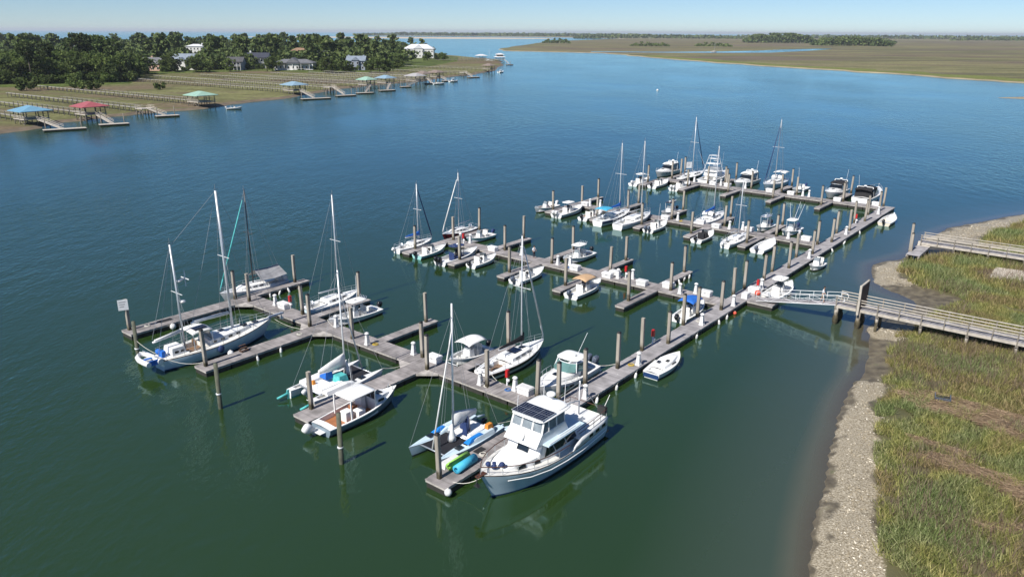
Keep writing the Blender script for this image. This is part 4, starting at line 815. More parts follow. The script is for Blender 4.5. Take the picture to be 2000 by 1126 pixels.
def cc(label, a, b, d, L, B, hm=gel, top=None, tm=whitec, mot=(1, black_cowl), tilt=-.1, rods=0, name='center_console_boat', rz=0, console=True, fm=None, stripe=None, frame=alu_white, bowseat=True, cover=None, tz=2.15, ms=None, bm=antif):
    t = place(name, label, 'motorboat', a, b, d, rz); f0 = .52+.045*(L-5.5); h = Hull(L, B, f0, f0+.38+.03*L*.5, .88, .28, .55, .45, 2.1, .28)
    h.shell(t, hm, bm, gel if hm is not gel else gel_grey, stripe); h.deck(t, .1, .86, B, .2, .15, fm=fm)
    m = MB(); m.box(-L/2+.12*L*.3, -L/2+.1*L, -B*.36, B*.36, .2, f0-.05); m.build('stern_seat', gel, t)
    if bowseat: m = MB(); x0 = L*.16; m.loft([[(x0, -B*.34, .2), (x0, B*.34, .2), (x0, B*.34, f0), (x0, -B*.34, f0)], [(L*.33, -B*.14, .2), (L*.33, B*.14, .2), (L*.33, B*.14, f0+.06), (L*.33, -B*.14, f0+.06)]], smooth=False); m.build('bow_cushion', gel_deck, t)
    cx = -.03*L
    if console:
        m = MB(); m.box(cx-.3, cx+.55, -.42, .42, .2, 1.15, tx=.12, ty=.06); m.box(cx+.56, cx+.95, -.32, .32, .2, .62); c = m.build('console', gel if cover is None else cover, t)
        MB().add([(cx-.15, -.4, 1.15), (cx-.15, .4, 1.15), (cx-.32, .34, 1.62), (cx-.32, -.34, 1.62), (cx+.42, -.38, 1.15), (cx+.42, .38, 1.15), (cx+.2, .32, 1.6), (cx+.2, -.32, 1.6)], [(4, 5, 6, 7), (0, 4, 7, 3), (1, 2, 6, 5)]).build('windshield', vinyl, c)
        m = MB(); m.tube((cx-.3, 0, .95), (cx-.4, 0, .98), .19, n=10); m.build('steering_wheel', blackc, c)
        m = MB(); m.box(cx-1.25, cx-.75, -.5, .5, .2, .85); m.box(cx-1.3, cx-1.18, -.48, .48, .86, 1.35, tx=.02); m.build('leaning_seat', gel_deck if cover is None else cover, t)
    if top:
        z = tz; x0, x1 = cx-1.25, cx+.75; w = B*.62; fr = MB()
        legs(fr, [((cx+sx, sy*.48, .25), (cx+sx*1.1, sy*w*.42, z)) for sx in (-.55, .5) for sy in (-1, 1)]+[((cx-.6, sy*w*.42, z-.02), (cx+.55, sy*w*.42, z-.02)) for sy in (-1, 1)]); fr.build('top_frame', frame, t)
        m = MB()
        if top == 'T': m.slab((x0+x1)/2, 0, z, x1-x0+.25, w, .07, .06)
        elif top == 'B': m.bimini(x0-.2, x1+.35, B*.86, z-.12, .22)
        tt = m.build('hard_top' if top == 'T' else 'bimini_top', tm, t)
        if top == 'T':
            rh = MB(); [rh.tube((x0+.05, -w*.35+w*.7*k/4, z+.05), (x0-.12, -w*.35+w*.7*k/4, z+.35), .03, n=5) for k in range(5)]; rh.build('rod_holder', alu, tt)
            m = MB(); m.slab(cx, 0, z+.13, .4, .34, .1, .04); m.build('radar_pod', gel, tt)
    for k in range(rods):
        sy = (-1, 1, 0)[k % 3]; m = MB(); m.tube((cx-.9, sy*.6, 1.0 if not top else tz), (cx-1.2-.9*k, sy*1.0, 4.6), .03, .015, 5); m.build('outrigger', alu_white, t)
    n, mm = mot; s = ms or (.85+.06*(L-5.5))
    for k in range(n): outboard(t, -L/2+.02, (k-(n-1)/2)*.62, f0+.05, mm, s, tilt)
    rl = MB(); pts = [(h.x(u), sg*(h.w(u)-.06), h.z(u)+.16) for sg in (1,) for u in (.72, .82, .9, .96)]; pts += [(x, -y, z) for x, y, z in pts[::-1]]; rl.path(pts, .022, 5); rl.build('bow_rail', alu, t); return t

def sloop(label, a, b, d, L, B, mh, mx=.58, hm=gel, cover=None, bim=None, jib=None, dodger=None, stripe=None, mm=mastm, spr=(.55,), rz=0, bm=antif, motor=None, f0=.8, f1=1.2, boom=True, name='sailboat', rail=None, r=.085, fm=None, solarp=False, lazy=None):
    t = place(name, label, 'sailboat', a, b, d, rz); h = Hull(L, B, f0, f1, .58, .5, .07*L, .45, 2.0, .2); h.shell(t, hm, bm, rail or gel_grey, stripe); h.deck(t, .07, .33, B*.2, f0-.38, .3, fm=fm, camber=.1)
    x0, x1 = -.14*L, .26*L; m = MB(); w = B*.31
    zt = lambda x: h.z((x+L/2)/L)
    cs = [(x0, w, .5), (x0+.08*L, w, .52), (.05*L, w*.95, .5), (.18*L, w*.75, .38), (x1, w*.5, .06)]
    m.loft([[(x, -ww, zt(x)-.05), (x, -ww*.94, zt(x)+hh*.8), (x, -ww*.6, zt(x)+hh), (x, 0, zt(x)+hh*1.1), (x, ww*.6, zt(x)+hh), (x, ww*.94, zt(x)+hh*.8), (x, ww, zt(x)-.05)] for x, ww, hh in cs], smooth=False); cab = m.build('cabin_trunk', gel, t)
    for sg in (1, -1):
        for k in range(3):
            x = x0+.05*L+k*.095*L; MB().box(x, x+.06*L, sg*w*.985-.02, sg*w*.985+.02, zt(x)+.16, zt(x)+.34).build('window', glass, cab)
    MB().box(x0+.01, x0+.1*L, -.3, .3, zt(x0)+.52, zt(x0)+.6).build('companionway_hatch', gel_grey, cab); MB().box(.1*L, .1*L+.5, -.25, .25, zt(.1*L)+.44, zt(.1*L)+.53).build('deck_hatch', glass, cab)
    if solarp: MB().box(-.06*L, .06*L, -.5, .5, zt(0)+.58, zt(0)+.63).build('solar_panel', solar, cab)
    xm = -L/2+L*mx; zb = zt(xm)+.4; ms = MB(); ms.tube((xm, 0, zb-.3), (xm-.004*mh, 0, mh), r, r*.75, 8); mo = ms.build('mast', mm, t); sp = MB()
    for f in spr: z = zb+(mh-zb)*f; sp.tube((xm, -B*.34, z), (xm, B*.34, z), .035, n=5)
    sp.build('spreader', mm, mo); m = MB(); m.tube((xm, 0, mh), (xm, 0, mh+.5), .02, n=4); m.tube((xm-.25, 0, mh+.12), (xm+.12, 0, mh+.12), .02, n=4); m.build('masthead_vane', wire, mo)
    bl = .36*L; zbm = zb+.75
    if boom:
        m = MB(); m.tube((xm, 0, zbm), (xm-bl, 0, zbm+.08), .07, n=7); bo = m.build('boom', mm, t)
        if cover:
            m = MB(); m.loft([[(xm-bl*u+.1, ry*math.cos(q), zbm+.1+rz_*.5+.09*u+rz_*math.sin(q)) for q in [2*math.pi*k/9 for k in range(9)]] for u, ry, rz_ in ((-.06, .1, .5), (.04, .16, .34), (.2, .17, .24), (.5, .15, .18), (.8, .12, .13), (1, .06, .08))]); m.build('sail_cover', cover, bo)
    rg = MB(); bowx = L/2-.1
    for p, q in [((bowx, 0, zt(bowx*.98)), (xm, 0, mh-.2)), ((-L/2+.1, 0, h.z(0)), (xm, 0, mh))]+[((xm+dx, sg*h.w(mx)*.92, zt(xm)), (xm, sg*.05, zb+(mh-zb)*fz)) for sg in (1, -1) for dx, fz in ((-.25, .98), (.25, .6))]: rg.tube(p, q, .014, n=4)
    if boom: rg.tube((xm-bl, 0, zbm+.1), (xm, 0, mh), .012, n=3)
    rg.build('rigging', wire, t)
    if jib: m = MB(); p, q = Vector((bowx, 0, zt(bowx*.98)+.3)), Vector((xm, 0, mh-.4)); m.tube(p, p+(q-p)*.12, .05, .1, 7, cap=False); m.tube(p+(q-p)*.12, p+(q-p)*.93, .1, .06, 7); m.build('furled_jib', jib, t)
    ra = MB(); us = (.02, .2, .38, .56, .74, .9, .99)
    for sg in (1, -1):
        pts = [(h.x(u), sg*(h.w(u)-.05), h.z(u)) for u in us]
        for p in pts: ra.tube(p, (p[0], p[1], p[2]+.6), .02, n=4)
        for zz in (.32, .6): ra.path([(p[0], p[1], p[2]+zz) for p in pts], .013, 4)
    for u, zz in ((.99, .6), (.02, .6)): ra.tube((h.x(u), h.w(u)-.05, h.z(u)+zz), (h.x(u), -h.w(u)+.05, h.z(u)+zz), .022, n=5)
    ra.build('railing', alu, t)
    if dodger or bim:
        if dodger: m = MB(); m.bimini(x0-.3, x0+.8, B*.62, zt(x0)+1.15, .15, droop=.5); m.build('dodger', dodger, t); m = MB(); m.add([(x0+.9, -B*.28, zt(x0)+.5), (x0+.9, B*.28, zt(x0)+.5), (x0+.7, B*.26, zt(x0)+.85), (x0+.7, -B*.26, zt(x0)+.85)], [(0, 1, 2, 3)]); m.build('dodger_window', vinyl, t)
        if bim: m = MB(); m.bimini(-.42*L, -.18*L, B*.72, zt(-.3*L)+1.75, .18); m.build('bimini_top', bim, t); m = MB(); legs(m, [((-.3*L, sg*B*.3, zt(-.3*L)), (x, sg*B*.34, zt(-.3*L)+1.75)) for sg in (1, -1) for x in (-.41*L, -.2*L)]); m.build('bimini_frame', alu, t)
    m = MB(); m.tube((-.36*L, 0, f0-.38), (-.36*L, 0, f0+.45), .05, n=6); m.tube((-.37*L, 0, f0+.4), (-.355*L, 0, f0+.4), .36, n=14); m.build('steering_wheel', alu, t)
    for sg in (1, -1): m = MB(); m.tube((-.18*L, sg*B*.27, f0+.1), (-.18*L, sg*B*.27, f0+.28), .09, .07, 8); m.build('winch', alu, t)
    if motor: outboard(t, -L/2-.02, .25, f0+.05, motor, .75, -.9)
    return t

def cruiser(label, a, b, d, L, B, canvas=None, top=None, mot=None, f0=.95, f1=1.45, gm=glass, hm=gel, name='cabin_cruiser', rz=0, stripe=None, tower=False, fly=False, cat='motor yacht', cov_all=False):
    t = place(name, label, cat, a, b, d, rz); h = Hull(L, B, f0, f1, .9, .35, .09*L, .48, 2.3, .3); h.shell(t, hm, antif, gel_grey, stripe); h.deck(t, .07, .42, B, .45, .2, camber=.1)
    zt = lambda x: h.z((x+L/2)/L); m = MB()
    cs = [(-.08*L, .4, .62), (.05*L, .4, .6), (.18*L, .32, .46), (.3*L, .2, .25), (.38*L, .1, .05)]
    m.loft([[(x, -B*w, zt(x)-.02), (x, -B*w*.9, zt(x)+hh*.7), (x, -B*w*.45, zt(x)+hh), (x, B*w*.45, zt(x)+hh), (x, B*w*.9, zt(x)+hh*.7), (x, B*w, zt(x)-.02)] for x, w, hh in cs]); cab = m.build('foredeck_cabin', gel, t)
    MB().slab(.16*L, 0, zt(.16*L)+.47, .6, .55, .05, .02).build('deck_hatch', glass, cab)
    for sg in (1, -1):
        for k in range(2): x = (.1+.1*k)*L; u = (x+L/2)/L; y = sg*(h.w(u)*.965); MB().box(x-.25, x+.25, y-.05, y+.05, zt(x)*.62, zt(x)*.62+.16).build('porthole', glass, t)
    zw = zt(0)+.58; ws = MB(); w0, w1 = B*.41, B*.36
    ws.loft([[(-.22*L, -w0, zw-.25), (.0*L, -w0*.95, zw), (.07*L, -w0*.5, zw), (.085*L, 0, zw), (.07*L, w0*.5, zw), (.0*L, w0*.95, zw), (-.22*L, w0, zw-.25)], [(-.24*L, -w1, zw+.45), (-.07*L, -w1*.92, zw+.6), (-.02*L, -w1*.5, zw+.62), (-.01*L, 0, zw+.63), (-.02*L, w1*.5, zw+.62), (-.07*L, w1*.92, zw+.6), (-.24*L, w1, zw+.45)]], closed=False, cap0=False, cap1=False, smooth=False); wso = ws.build('windshield', gm, t)
    fr = MB(); fr.path([(-.24*L, -w1, zw+.47), (-.07*L, -w1*.92, zw+.62), (-.02*L, -w1*.5, zw+.64), (-.01*L, 0, zw+.65), (-.02*L, w1*.5, zw+.64), (-.07*L, w1*.92, zw+.62), (-.24*L, w1, zw+.47)], .035, 5); fr.build('windshield_frame', alu_white, wso)
    m = MB(); m.box(-.14*L, -.07*L, -B*.36, B*.36, .45, zw-.1); m.build('dash', gel, t)
    for sy in (-.25, .25): MB().box(-.24*L, -.18*L, B*sy-.3, B*sy+.3, .45, 1.25, tx=.03).build('helm_seat', gel_deck, t)
    MB().box(-.43*L, -.38*L, -B*.36, B*.36, .45, .95).build('stern_bench', gel_deck, t); MB().box(-L/2-.55, -L/2+.01, -B*.4, B*.4, .25, .33).build('swim_platform', gel_grey if not mot else gel, t)
    zh = zw+(.85 if top == 'hard' else 1.05)
    if top == 'hard':
        m = MB(); m.slab(-.15*L, 0, zh, .27*L, B*.78, .09, .08); ht = m.build('hard_top', gel, t); m = MB(); legs(m, [((x0, sg*B*.4, zw-.1), (x1, sg*B*.33, zh)) for sg in (1, -1) for x0, x1 in ((-.24*L, -.25*L), (-.02*L, -.06*L))], .045); m.build('top_frame', alu_white, t); m = MB(); m.tube((-.2*L, .3, zh+.1), (-.36*L, .5, zh+1.9), .02, n=4); m.build('antenna', alu_white, ht)
        MB().slab(-.13*L, .3, zh+.16, .45, .45, .16, .06).build('radar_dome', gel, ht)
    if canvas:
        m = MB(); m.bimini(-.4*L if not cov_all else -.46*L, -.04*L, B*.8, zh-.15, .22, droop=.25); cv = m.build('canvas_top', canvas, t); m = MB()
        for sg in (1, -1): m.add([(-.4*L, sg*B*.41, zt(-.4*L)+.05), (-.2*L, sg*B*.4, zw-.2), (-.08*L, sg*B*.38, zh-.25), (-.38*L, sg*B*.395, zh-.25)], [(0, 1, 2, 3)])
        m.add([(-.42*L, -B*.4, zt(-.4*L)+.05), (-.42*L, B*.4, zt(-.4*L)+.05), (-.4*L, B*.38, zh-.2), (-.4*L, -B*.38, zh-.2)], [(0, 1, 2, 3)]); m.build('side_curtain', canvas if cov_all else vinyl, cv)
        m = MB(); m.tube((-.3*L, -B*.43, zt(-.3*L)), (-.34*L, -B*.36, zh+.12), .07, n=6); m.tube((-.3*L, B*.43, zt(-.3*L)), (-.34*L, B*.36, zh+.12), .07, n=6); m.tube((-.34*L, -B*.36, zh+.12), (-.34*L, B*.36, zh+.12), .08, n=6); m.build('radar_arch', gel, t); MB().slab(-.34*L, 0, zh+.2, .5, .5, .18, .06).build('radar_dome', gel, t)
        m = MB(); m.tube((-.34*L, B*.3, zh+.1), (-.36*L, B*.34, zh+2.2), .02, n=4); m.build('antenna', alu_white, t)
    if tower:
        m = MB(); zf = zw+.7; m.box(-.24*L, .0, -B*.4, B*.4, zw-.3, zf, tx=.1, ty=.1); m.build('deckhouse', gel, t); MB().box(-.23*L, .025, -B*.375, B*.375, zw+.0, zf-.2, tx=.06, ty=.06).build('deckhouse_window', glass, t)
        MB().slab(-.13*L, 0, zf, .3*L, B*.85, .08, .02).build('bridge_deck', gel, t); MB().box(-.1*L, -.02*L, -B*.3, B*.3, zf+.08, zf+.8, tx=.08).build('bridge_console', gel, t)
        MB().slab(-.13*L, 0, zf+1.5, .22*L, B*.7, .07, .05).build('hard_top', gel, t); MB().slab(-.13*L, 0, zf+2.55, .12*L, B*.5, .06, .02).build('tower_platform', gel, t); m = MB()
        legs(m, [((-.13*L+sx*.11*L, sg*B*.42, zf), (-.13*L+sx*.05*L, sg*B*.22, zf+3.2)) for sx in (-1, 1) for sg in (-1, 1)]+[((-.13*L-sx*.05*L, sg*B*.23, zf+3.2), (-.13*L+sx*.05*L, sg*B*.23, zf+3.2)) for sx in (1,) for sg in (-1, 1)]+[((-.13*L+sx*.05*L, -B*.23, zf+3.2), (-.13*L+sx*.05*L, B*.23, zf+3.2)) for sx in (-1, 1)]+[((-.22*L, -B*.3, zf+.8+k*.5), (-.22*L, -B*.1, zf+.8+k*.5)) for k in range(4)], .045); m.build('tuna_tower', alu_white, t)
        for sg in (1, -1): m = MB(); m.tube((-.1*L, sg*B*.45, zf), (-.3*L, sg*B*.75, zf+4.4), .035, .015, 5); m.build('outrigger', alu_white, t)
    rl = MB(); us = (.5, .6, .7, .8, .9, .985); pts = [(h.x(u), h.w(u)-.08, h.z(u)) for u in us]; pts += [(x, -y, z) for x, y, z in pts[::-1]]
    for p in pts: rl.tube(p, (p[0], p[1], p[2]+.55), .02, n=4)
    rl.path([(x, y, z+.55) for x, y, z in pts], .024, 5); rl.build('bow_rail', alu, t)
    if mot:
        for k in range(mot[0]): outboard(t, -L/2-.3, (k-(mot[0]-1)/2)*.75, .75, mot[1], 1.05, -.05)
    return t

# ------------------------------------------------------------------ the fleet, nearest pier
def ketch():
    t = place('ketch', 'large blue-white two-masted ketch with white dinghy on its stern', 'sailboat', -16.0, 35.05, 1); L, B = 12.4, 3.7
    h = Hull(L, B, 1.15, 1.75, .5, .6, 1.3, .45, 1.9, .2); h.shell(t, gel_blue_and_shade, antif_blue, teak); h.deck(t, .2, .36, B*.3, .75, .3, fm=teak, dm=gel_deck, camber=.1); zt = lambda x: h.z((x+L/2)/L)
    m = MB(); m.loft([[(x, -w, zt(x)-.05), (x, -w*.92, zt(x)+hh*.8), (x, 0, zt(x)+hh*1.1), (x, w*.92, zt(x)+hh*.8), (x, w, zt(x)-.05)] for x, w, hh in ((-1.6, 1.15, .6), (0, 1.15, .58), (1.6, 1.0, .5), (3, .7, .38), (3.2, .65, .05))], smooth=False); cab = m.build('cabin_trunk', gel, t)
    for sg in (1, -1):
        for k in range(4): x = -1.3+k*.85; MB().box(x, x+.4, sg*1.13-.02-.04*k*sg*0, sg*1.13+.03, zt(x)+.16, zt(x)+.38).build('window', glass, cab)
    m = MB(); m.box(-5.3, -3.9, -.85, .85, zt(-4.5)-.05, zt(-4.5)+.75, tx=.12, ty=.1); ac = m.build('aft_cabin', gel, t)
    for sg in (1, -1):
        for k in range(2): x = -5.0+.6*k; MB().box(x, x+.35, sg*.82-.03, sg*.82+.03, zt(x)+.25, zt(x)+.48).build('window', glass, ac)
    m = MB(); m.bimini(-3.3, -1.2, 2.5, zt(-2)+1.75, .15); bt = m.build('bimini_top', whitec, t); MB().box(-2.9, -1.6, -.9, -.1, zt(-2)+1.94, zt(-2)+1.98).build('solar_panel', solar, bt); m = MB(); legs(m, [((x, sg*1.15, zt(x)), (x, sg*1.2, zt(x)+1.75)) for x in (-3.2, -1.3) for sg in (1, -1)]); m.build('bimini_frame', alu, t)
    m = MB(); m.add([(-1.25, -1.1, zt(-1.2)+.5), (-1.25, 1.1, zt(-1.2)+.5), (-1.5, 1.1, zt(-1.2)+1.55), (-1.5, -1.1, zt(-1.2)+1.55)], [(0, 1, 2, 3)]); m.build('dodger_window', vinyl, t)
    for nm, x, hh, r, bl in (('main_mast', 1.55, 15.7, .14, 4.2), ('mizzen_mast', -3.55, 11.5, .1, 3.0)):
        z0 = zt(x); m = MB(); m.tube((x, 0, z0), (x-.15, 0, hh), r, r*.75, 10); mo = m.build(nm, mastm, t); m = MB(); f = .55
        m.tube((x-.1, -1.0, z0+(hh-z0)*f), (x-.1, 1.0, z0+(hh-z0)*f), .04, n=5); m.build('spreader', mastm, mo); m = MB(); m.tube((x-.15, 0, hh), (x-.15, 0, hh+.6), .02, n=4); m.tube((x-.3, 0, hh+.15), (x+.2, 0, hh+.15), .02, n=4); m.build('masthead_vane', wire, mo)
        m = MB(); m.tube((x, 0, z0+1.9 if x < 0 else z0+2.1), (x-bl, 0, z0+1.6 if x < 0 else z0+2.2), .1, n=8); bo = m.build('boom', mastm, t); m = MB(); m.tube((x-.3, 0, z0+(2.02 if x < 0 else 2.24)), (x-bl+.2, 0, z0+(1.75 if x < 0 else 2.34)), .12, .09, 8); m.build('furled_sail', whitec, bo)
        rg = MB()
        for p, q in [((x+dx, sg*h.w((x+L/2)/L), z0), (x-.1, 0, hh*fz)) for sg in (1, -1) for dx, fz in ((-.4, .97), (.4, .62))]+[((x-bl, 0, z0+1.9), (x-.15, 0, hh))]: rg.tube(p, q, .014, n=4)
        if x > 0:
            for p, q in (((L/2+.9, 0, zt(L/2)+.15), (x-.15, 0, hh)), ((L/2-.6, 0, zt(L/2)), (x-.1, 0, hh*.75)), ((-3.6, 0, 11.4), (x-.15, 0, hh))): rg.tube(p, q, .016, n=4)
        else: rg.tube((-L/2, 0, 1.3), (x-.15, 0, hh), .02, n=4)
        rg.build('rigging', wire, t)
        if x < 0:
            m = MB(); m.tube((x+.15, 0, 7.9), (x+.9, .1, 8.05), .16, .06, 8); m.box(x+.85, x+.9, -.05, .05, 7.3, 8.8); m.box(x+.86, x+.91, -.7, .7, 8.02, 8.1); m.build('wind_generator', alu_white, mo); m = MB(); m.ell((x+.35, 0, 5.9), .3, .3, .16); m.build('radar_dome', gel, mo)
    m = MB(); m.box(L/2-.5, L/2+1.3, -.16, .16, zt(L/2)-.02, zt(L/2)+.12, ty=.02); m.build('bowsprit', gel_grey, t); m = MB(); m.tube((L/2+1.0, .1, zt(L/2)+.2), (L/2+1.2, .1, zt(L/2)-.5), .06, n=5); m.box(L/2+1.05, L/2+1.2, -.2, .35, zt(L/2)-.6, zt(L/2)-.4); m.build('anchor', alu, t)
    ra = MB(); us = (.02, .15, .3, .45, .6, .75, .88, .98)
    for sg in (1, -1):
        pts = [(h.x(u), sg*(h.w(u)-.06), h.z(u)) for u in us]
        for p in pts: ra.tube(p, (p[0], p[1], p[2]+.65), .022, n=4)
        for zz in (.35, .65): ra.path([(p[0], p[1], p[2]+zz) for p in pts], .014, 4)
    ra.build('railing', alu, t); 
    for y in (1, -1): m = MB(); m.tube((-L/2+.1, y, 1.2), (-L/2-.9, y, 1.9), .05, n=5); m.build('davit', alu, t)
    m = MB(); m.box(-6.1, -5.6, -.5, .2, 1.25, 1.8, tx=.08, ty=.08); m.ell((-5.9, .5, 1.55), .3, .35, .3); m.build('blue_cover', bluec, t); m = MB(); m.box(-L/2-.02, -L/2-.012, -.5, .5, .7, .95); m.build('stern_name_band', navyc, t)
    MB().tube((-2.6, 0, .75), (-2.6, 0, 1.7), .06, n=6).build('wheel_pedestal', alu, t); m = MB(); m.tube((-2.65, 0, 1.6), (-2.6, 0, 1.6), .4, n=16); m.build('steering_wheel', teak, t)
    for k, (x, s2) in enumerate(((4.2, .2), (2.6, -.3), (.4, .2))): MB().box(x-.25, x+.25, s2-.25, s2+.25, zt(x)+(.1 if x > 3 else .5), zt(x)+(.2 if x > 3 else .66)).build('deck_hatch', glass, t)
    m = MB(); m.ell((-1.0, -1.95, .9), .35, .2, .4); m.build('engine_cover', navyc, t)
    # inflatable dinghy hung across the stern
    d = place('inflatable_dinghy', 'white inflatable dinghy hung from davits on the ketch stern', 'dinghy', -23.25, 35.0, 1); m = MB(); R_ = .24
    pts = [(-.55, -1.35, 1.35), (-.6, -.6, 1.35), (-.6, .3, 1.35), (-.45, 1.0, 1.42), (0, 1.4, 1.5), (.45, 1.0, 1.42), (.6, .3, 1.35), (.6, -.6, 1.35), (.55, -1.35, 1.35)]
    m.loft([[(x+R_*math.cos(q)*(1 if abs(x) > .3 else .3), y+(R_*math.cos(q)*.95 if abs(x) < .3 else 0), z+R_*math.sin(q)) for q in [2*math.pi*k/9 for k in range(9)]] for x, y, z in pts]); m.build('tube', gel, d); MB().box(-.4, .4, -1.1, .9, 1.12, 1.2).build('floor', gel_grey, d); MB().box(-.4, .4, -1.2, -1.1, 1.1, 1.6).build('transom', bluec, d); MB().box(-.42, .42, -.2, .1, 1.4, 1.46).build('thwart', bluec, d)
ketch()
def tarp_sloop():
    t = sloop('white sailboat with dark mast and grey tarpaulin over its boom', -3.9, 47.55, -1, 8.9, 2.9, 12.6, .5, mm=mast_dark, cover=None, jib=tealc, boom=True); m = MB(); z = 2.9
    m.add([(-.3, 0, z), (-3.6, 0, z), (-.2, 1.5, 1.9), (-3.8, 1.5, 1.9), (-.2, -1.5, 1.9), (-3.8, -1.5, 1.9), (-2, 0, z-.08), (-2, 1.45, 1.75), (-2, -1.45, 1.75)], [(0, 6, 7, 2), (6, 1, 3, 7), (0, 4, 8, 6), (6, 8, 5, 1)]); m.build('boom_tarpaulin', greyc, t)
    for k, (x, y) in enumerate(((-4.0, .5), (-3.8, -.4), (-3.4, .1))): MB().box(x-.3, x+.3, y-.3, y+.3, 1.0, 1.45+.1*k, tx=.08, ty=.05).build('stern_bundle', whitec if k != 1 else gel_grey, t)
tarp_sloop()
sloop('white sloop with silver mast beside the boat with open T-top', -.95, 36.4, 1, 7.8, 2.7, 12.9, .62, stripe=gel_blue_and_shade, cover=None, hm=gel_blue_and_shade)
cc('white centre console with pale T-top and black motor on nearest pier', -2.2, 31.3, -1, 6.8, 2.4, top='T', mot=(1, black_cowl), rods=1, tilt=-.35)
def catamaran(label, a, b, d, L, sep, hmat, mh, mx, blue, tips, aft):
    t = place('catamaran', label, 'catamaran', a, b, d)
    for sg in (1, -1):
        h = Hull(L, .95, .75, .95, .6, .3, .35, .5, 2.0, .15, y0=sg*sep/2); h.shell(t, hmat, antif if tips is not tealc else tealc, gel_grey); h.deck(t, .07, .2, .3, .45, .12, dm=hmat, camber=.12)
        for k in range(2): x = (.18-.13*k)*L; MB().box(x-.3, x+.3, sg*sep/2-.2, sg*sep/2+.2, .96-.05*k, 1.02-.05*k).build('deck_hatch', glass, t)
        MB().box(.1*L, .1*L+.5, sg*sep/2+sg*.43-.04, sg*sep/2+sg*.43+.04, .52, .64).build('porthole', glass, t)
        m = MB(); m.loft([[(x, sg*sep/2-w, .78), (x, sg*sep/2-w*.7, .78+hh), (x, sg*sep/2+w*.7, .78+hh), (x, sg*sep/2+w, .78)] for x, w, hh in ((-.33*L, .38, .32), (-.05*L, .4, .36), (.1*L, .3, .12))], smooth=False); m.build('cabin_top', hmat, t)
        m = MB(); m.tube((-L/2+.1, sg*sep/2, .5), (-L/2-1.1, sg*sep/2+.15, .3), .12, .1, 7); m.box(-L/2-.2, -L/2+.02, sg*sep/2-.06, sg*sep/2+.06, -.3, .8); m.build('rudder', tips, t)
    for x in (-.36*L, -.02*L, .36*L): m = MB(); m.tube((x, -sep/2, .82), (x, sep/2, .82), .09 if x < .3*L else .06, n=7); m.build('cross_beam', alu, t)
    m = MB(); m.add([(0, -sep/2+.35, .84), (.35*L, -sep/2+.3, .84), (.35*L, -.02, .8), (0, -.02, .8), (.35*L, .02, .8), (0, .02, .8), (.35*L, sep/2-.3, .84), (0, sep/2-.35, .84)]+[(x, y, .79) for x, y in ((0, -sep/2+.35), (.35*L, -sep/2+.3), (.35*L, sep/2-.3), (0, sep/2-.35))], [(0, 1, 2, 3), (5, 4, 6, 7), (8, 11, 10, 9)]); m.build('trampoline_net', net, t)
    m = MB(); m.box(-.36*L, -.03*L, -sep/2+.3, sep/2-.3, .7, .9); m.box(-.34*L, -.05*L, -sep/2+.3, -sep/2+.7, .9, 1.15); m.box(-.34*L, -.05*L, sep/2-.7, sep/2-.3, .9, 1.15); m.build('bridge_deck', gel, t)
    xm = L*mx; m = MB(); m.tube((xm, 0, .85), (xm-.12, 0, mh), .085, .07, 8); mo = m.build('mast', mastm, t); m = MB(); m.tube((xm, -.6, mh*.6), (xm, .6, mh*.6), .03, n=5); m.build('spreader', mastm, mo)
    m = MB(); m.tube((xm, 0, 1.7), (xm-.36*L, 0, 2.0), .07, n=7); bo = m.build('boom', mastm, t); m = MB()
    m.loft([[(xm-.36*L*u, w*math.cos(q), 1.75+.3*u+zz*(1+math.sin(q))*.5) for q in [2*math.pi*k/8 for k in range(8)]] for u, w, zz in ((.0, .12, 1.35), (.25, .25, 1.1), (.6, .22, .75), (1, .1, .3))]); m.build('flaked_mainsail', whitec, bo)
    m = MB(); m.loft([[(xm+.3+.22*math.cos(q)*k, .15+.22*math.sin(q)*k, z) for q in [2*math.pi*i/8 for i in range(8)]] for z, k in ((.85, 1.5), (1.2, 1.3), (1.7, .7), (2.2, .35))]); m.build('bagged_sail', whitec, t)
    rg = MB()
    for p, q in [((L*.49, sg*sep/2, .95), (xm-.1, 0, mh*.93)) for sg in (1, -1)]+[((xm-.5, sg*sep/2, .9), (xm-.1, 0, mh*.93)) for sg in (1, -1)]+[((-.45*L, sg*sep/2, .9), (xm-.12, 0, mh)) for sg in (1, -1)]: rg.tube(p, q, .014, n=4)
    rg.build('rigging', wire, t); m = MB(); m.tube((L*.36, 0, .9), (xm-.05, 0, mh*.82), .07, .04, 6); m.build('furled_jib', whitec, t)
    if blue:
        for x0, x1, y0, y1, z, mt, nm in aft: m = MB(); m.box(x0, x1, y0, y1, z[0], z[1], tx=z[2], ty=z[3]); m.build(nm, mt, t)
    outboard(t, -.4*L, 0, .75, black_cowl if tips is not tealc else white_cowl, .7, -.5); return t
orange_c = M('orange_canvas', (.6, .22, .03), .8, .1, 3)
catamaran('white catamaran with teal rudders, blue cover and black front net', -14.2, 19.2, 1, 7.9, 3.2, gel, 10.7, .12, 1, tealc, [(-1.2, -.4, -.1, .9, (1.2, 2.1, .2, .15), bluec, 'sail_cover'), (-.6, .4, -1.1, .1, (.9, 1.5, .1, .1), tealc, 'cockpit_cover'), (-2.2, -1.9, .5, .8, (.9, 1.25, .05, .05), orange_c, 'bucket')])
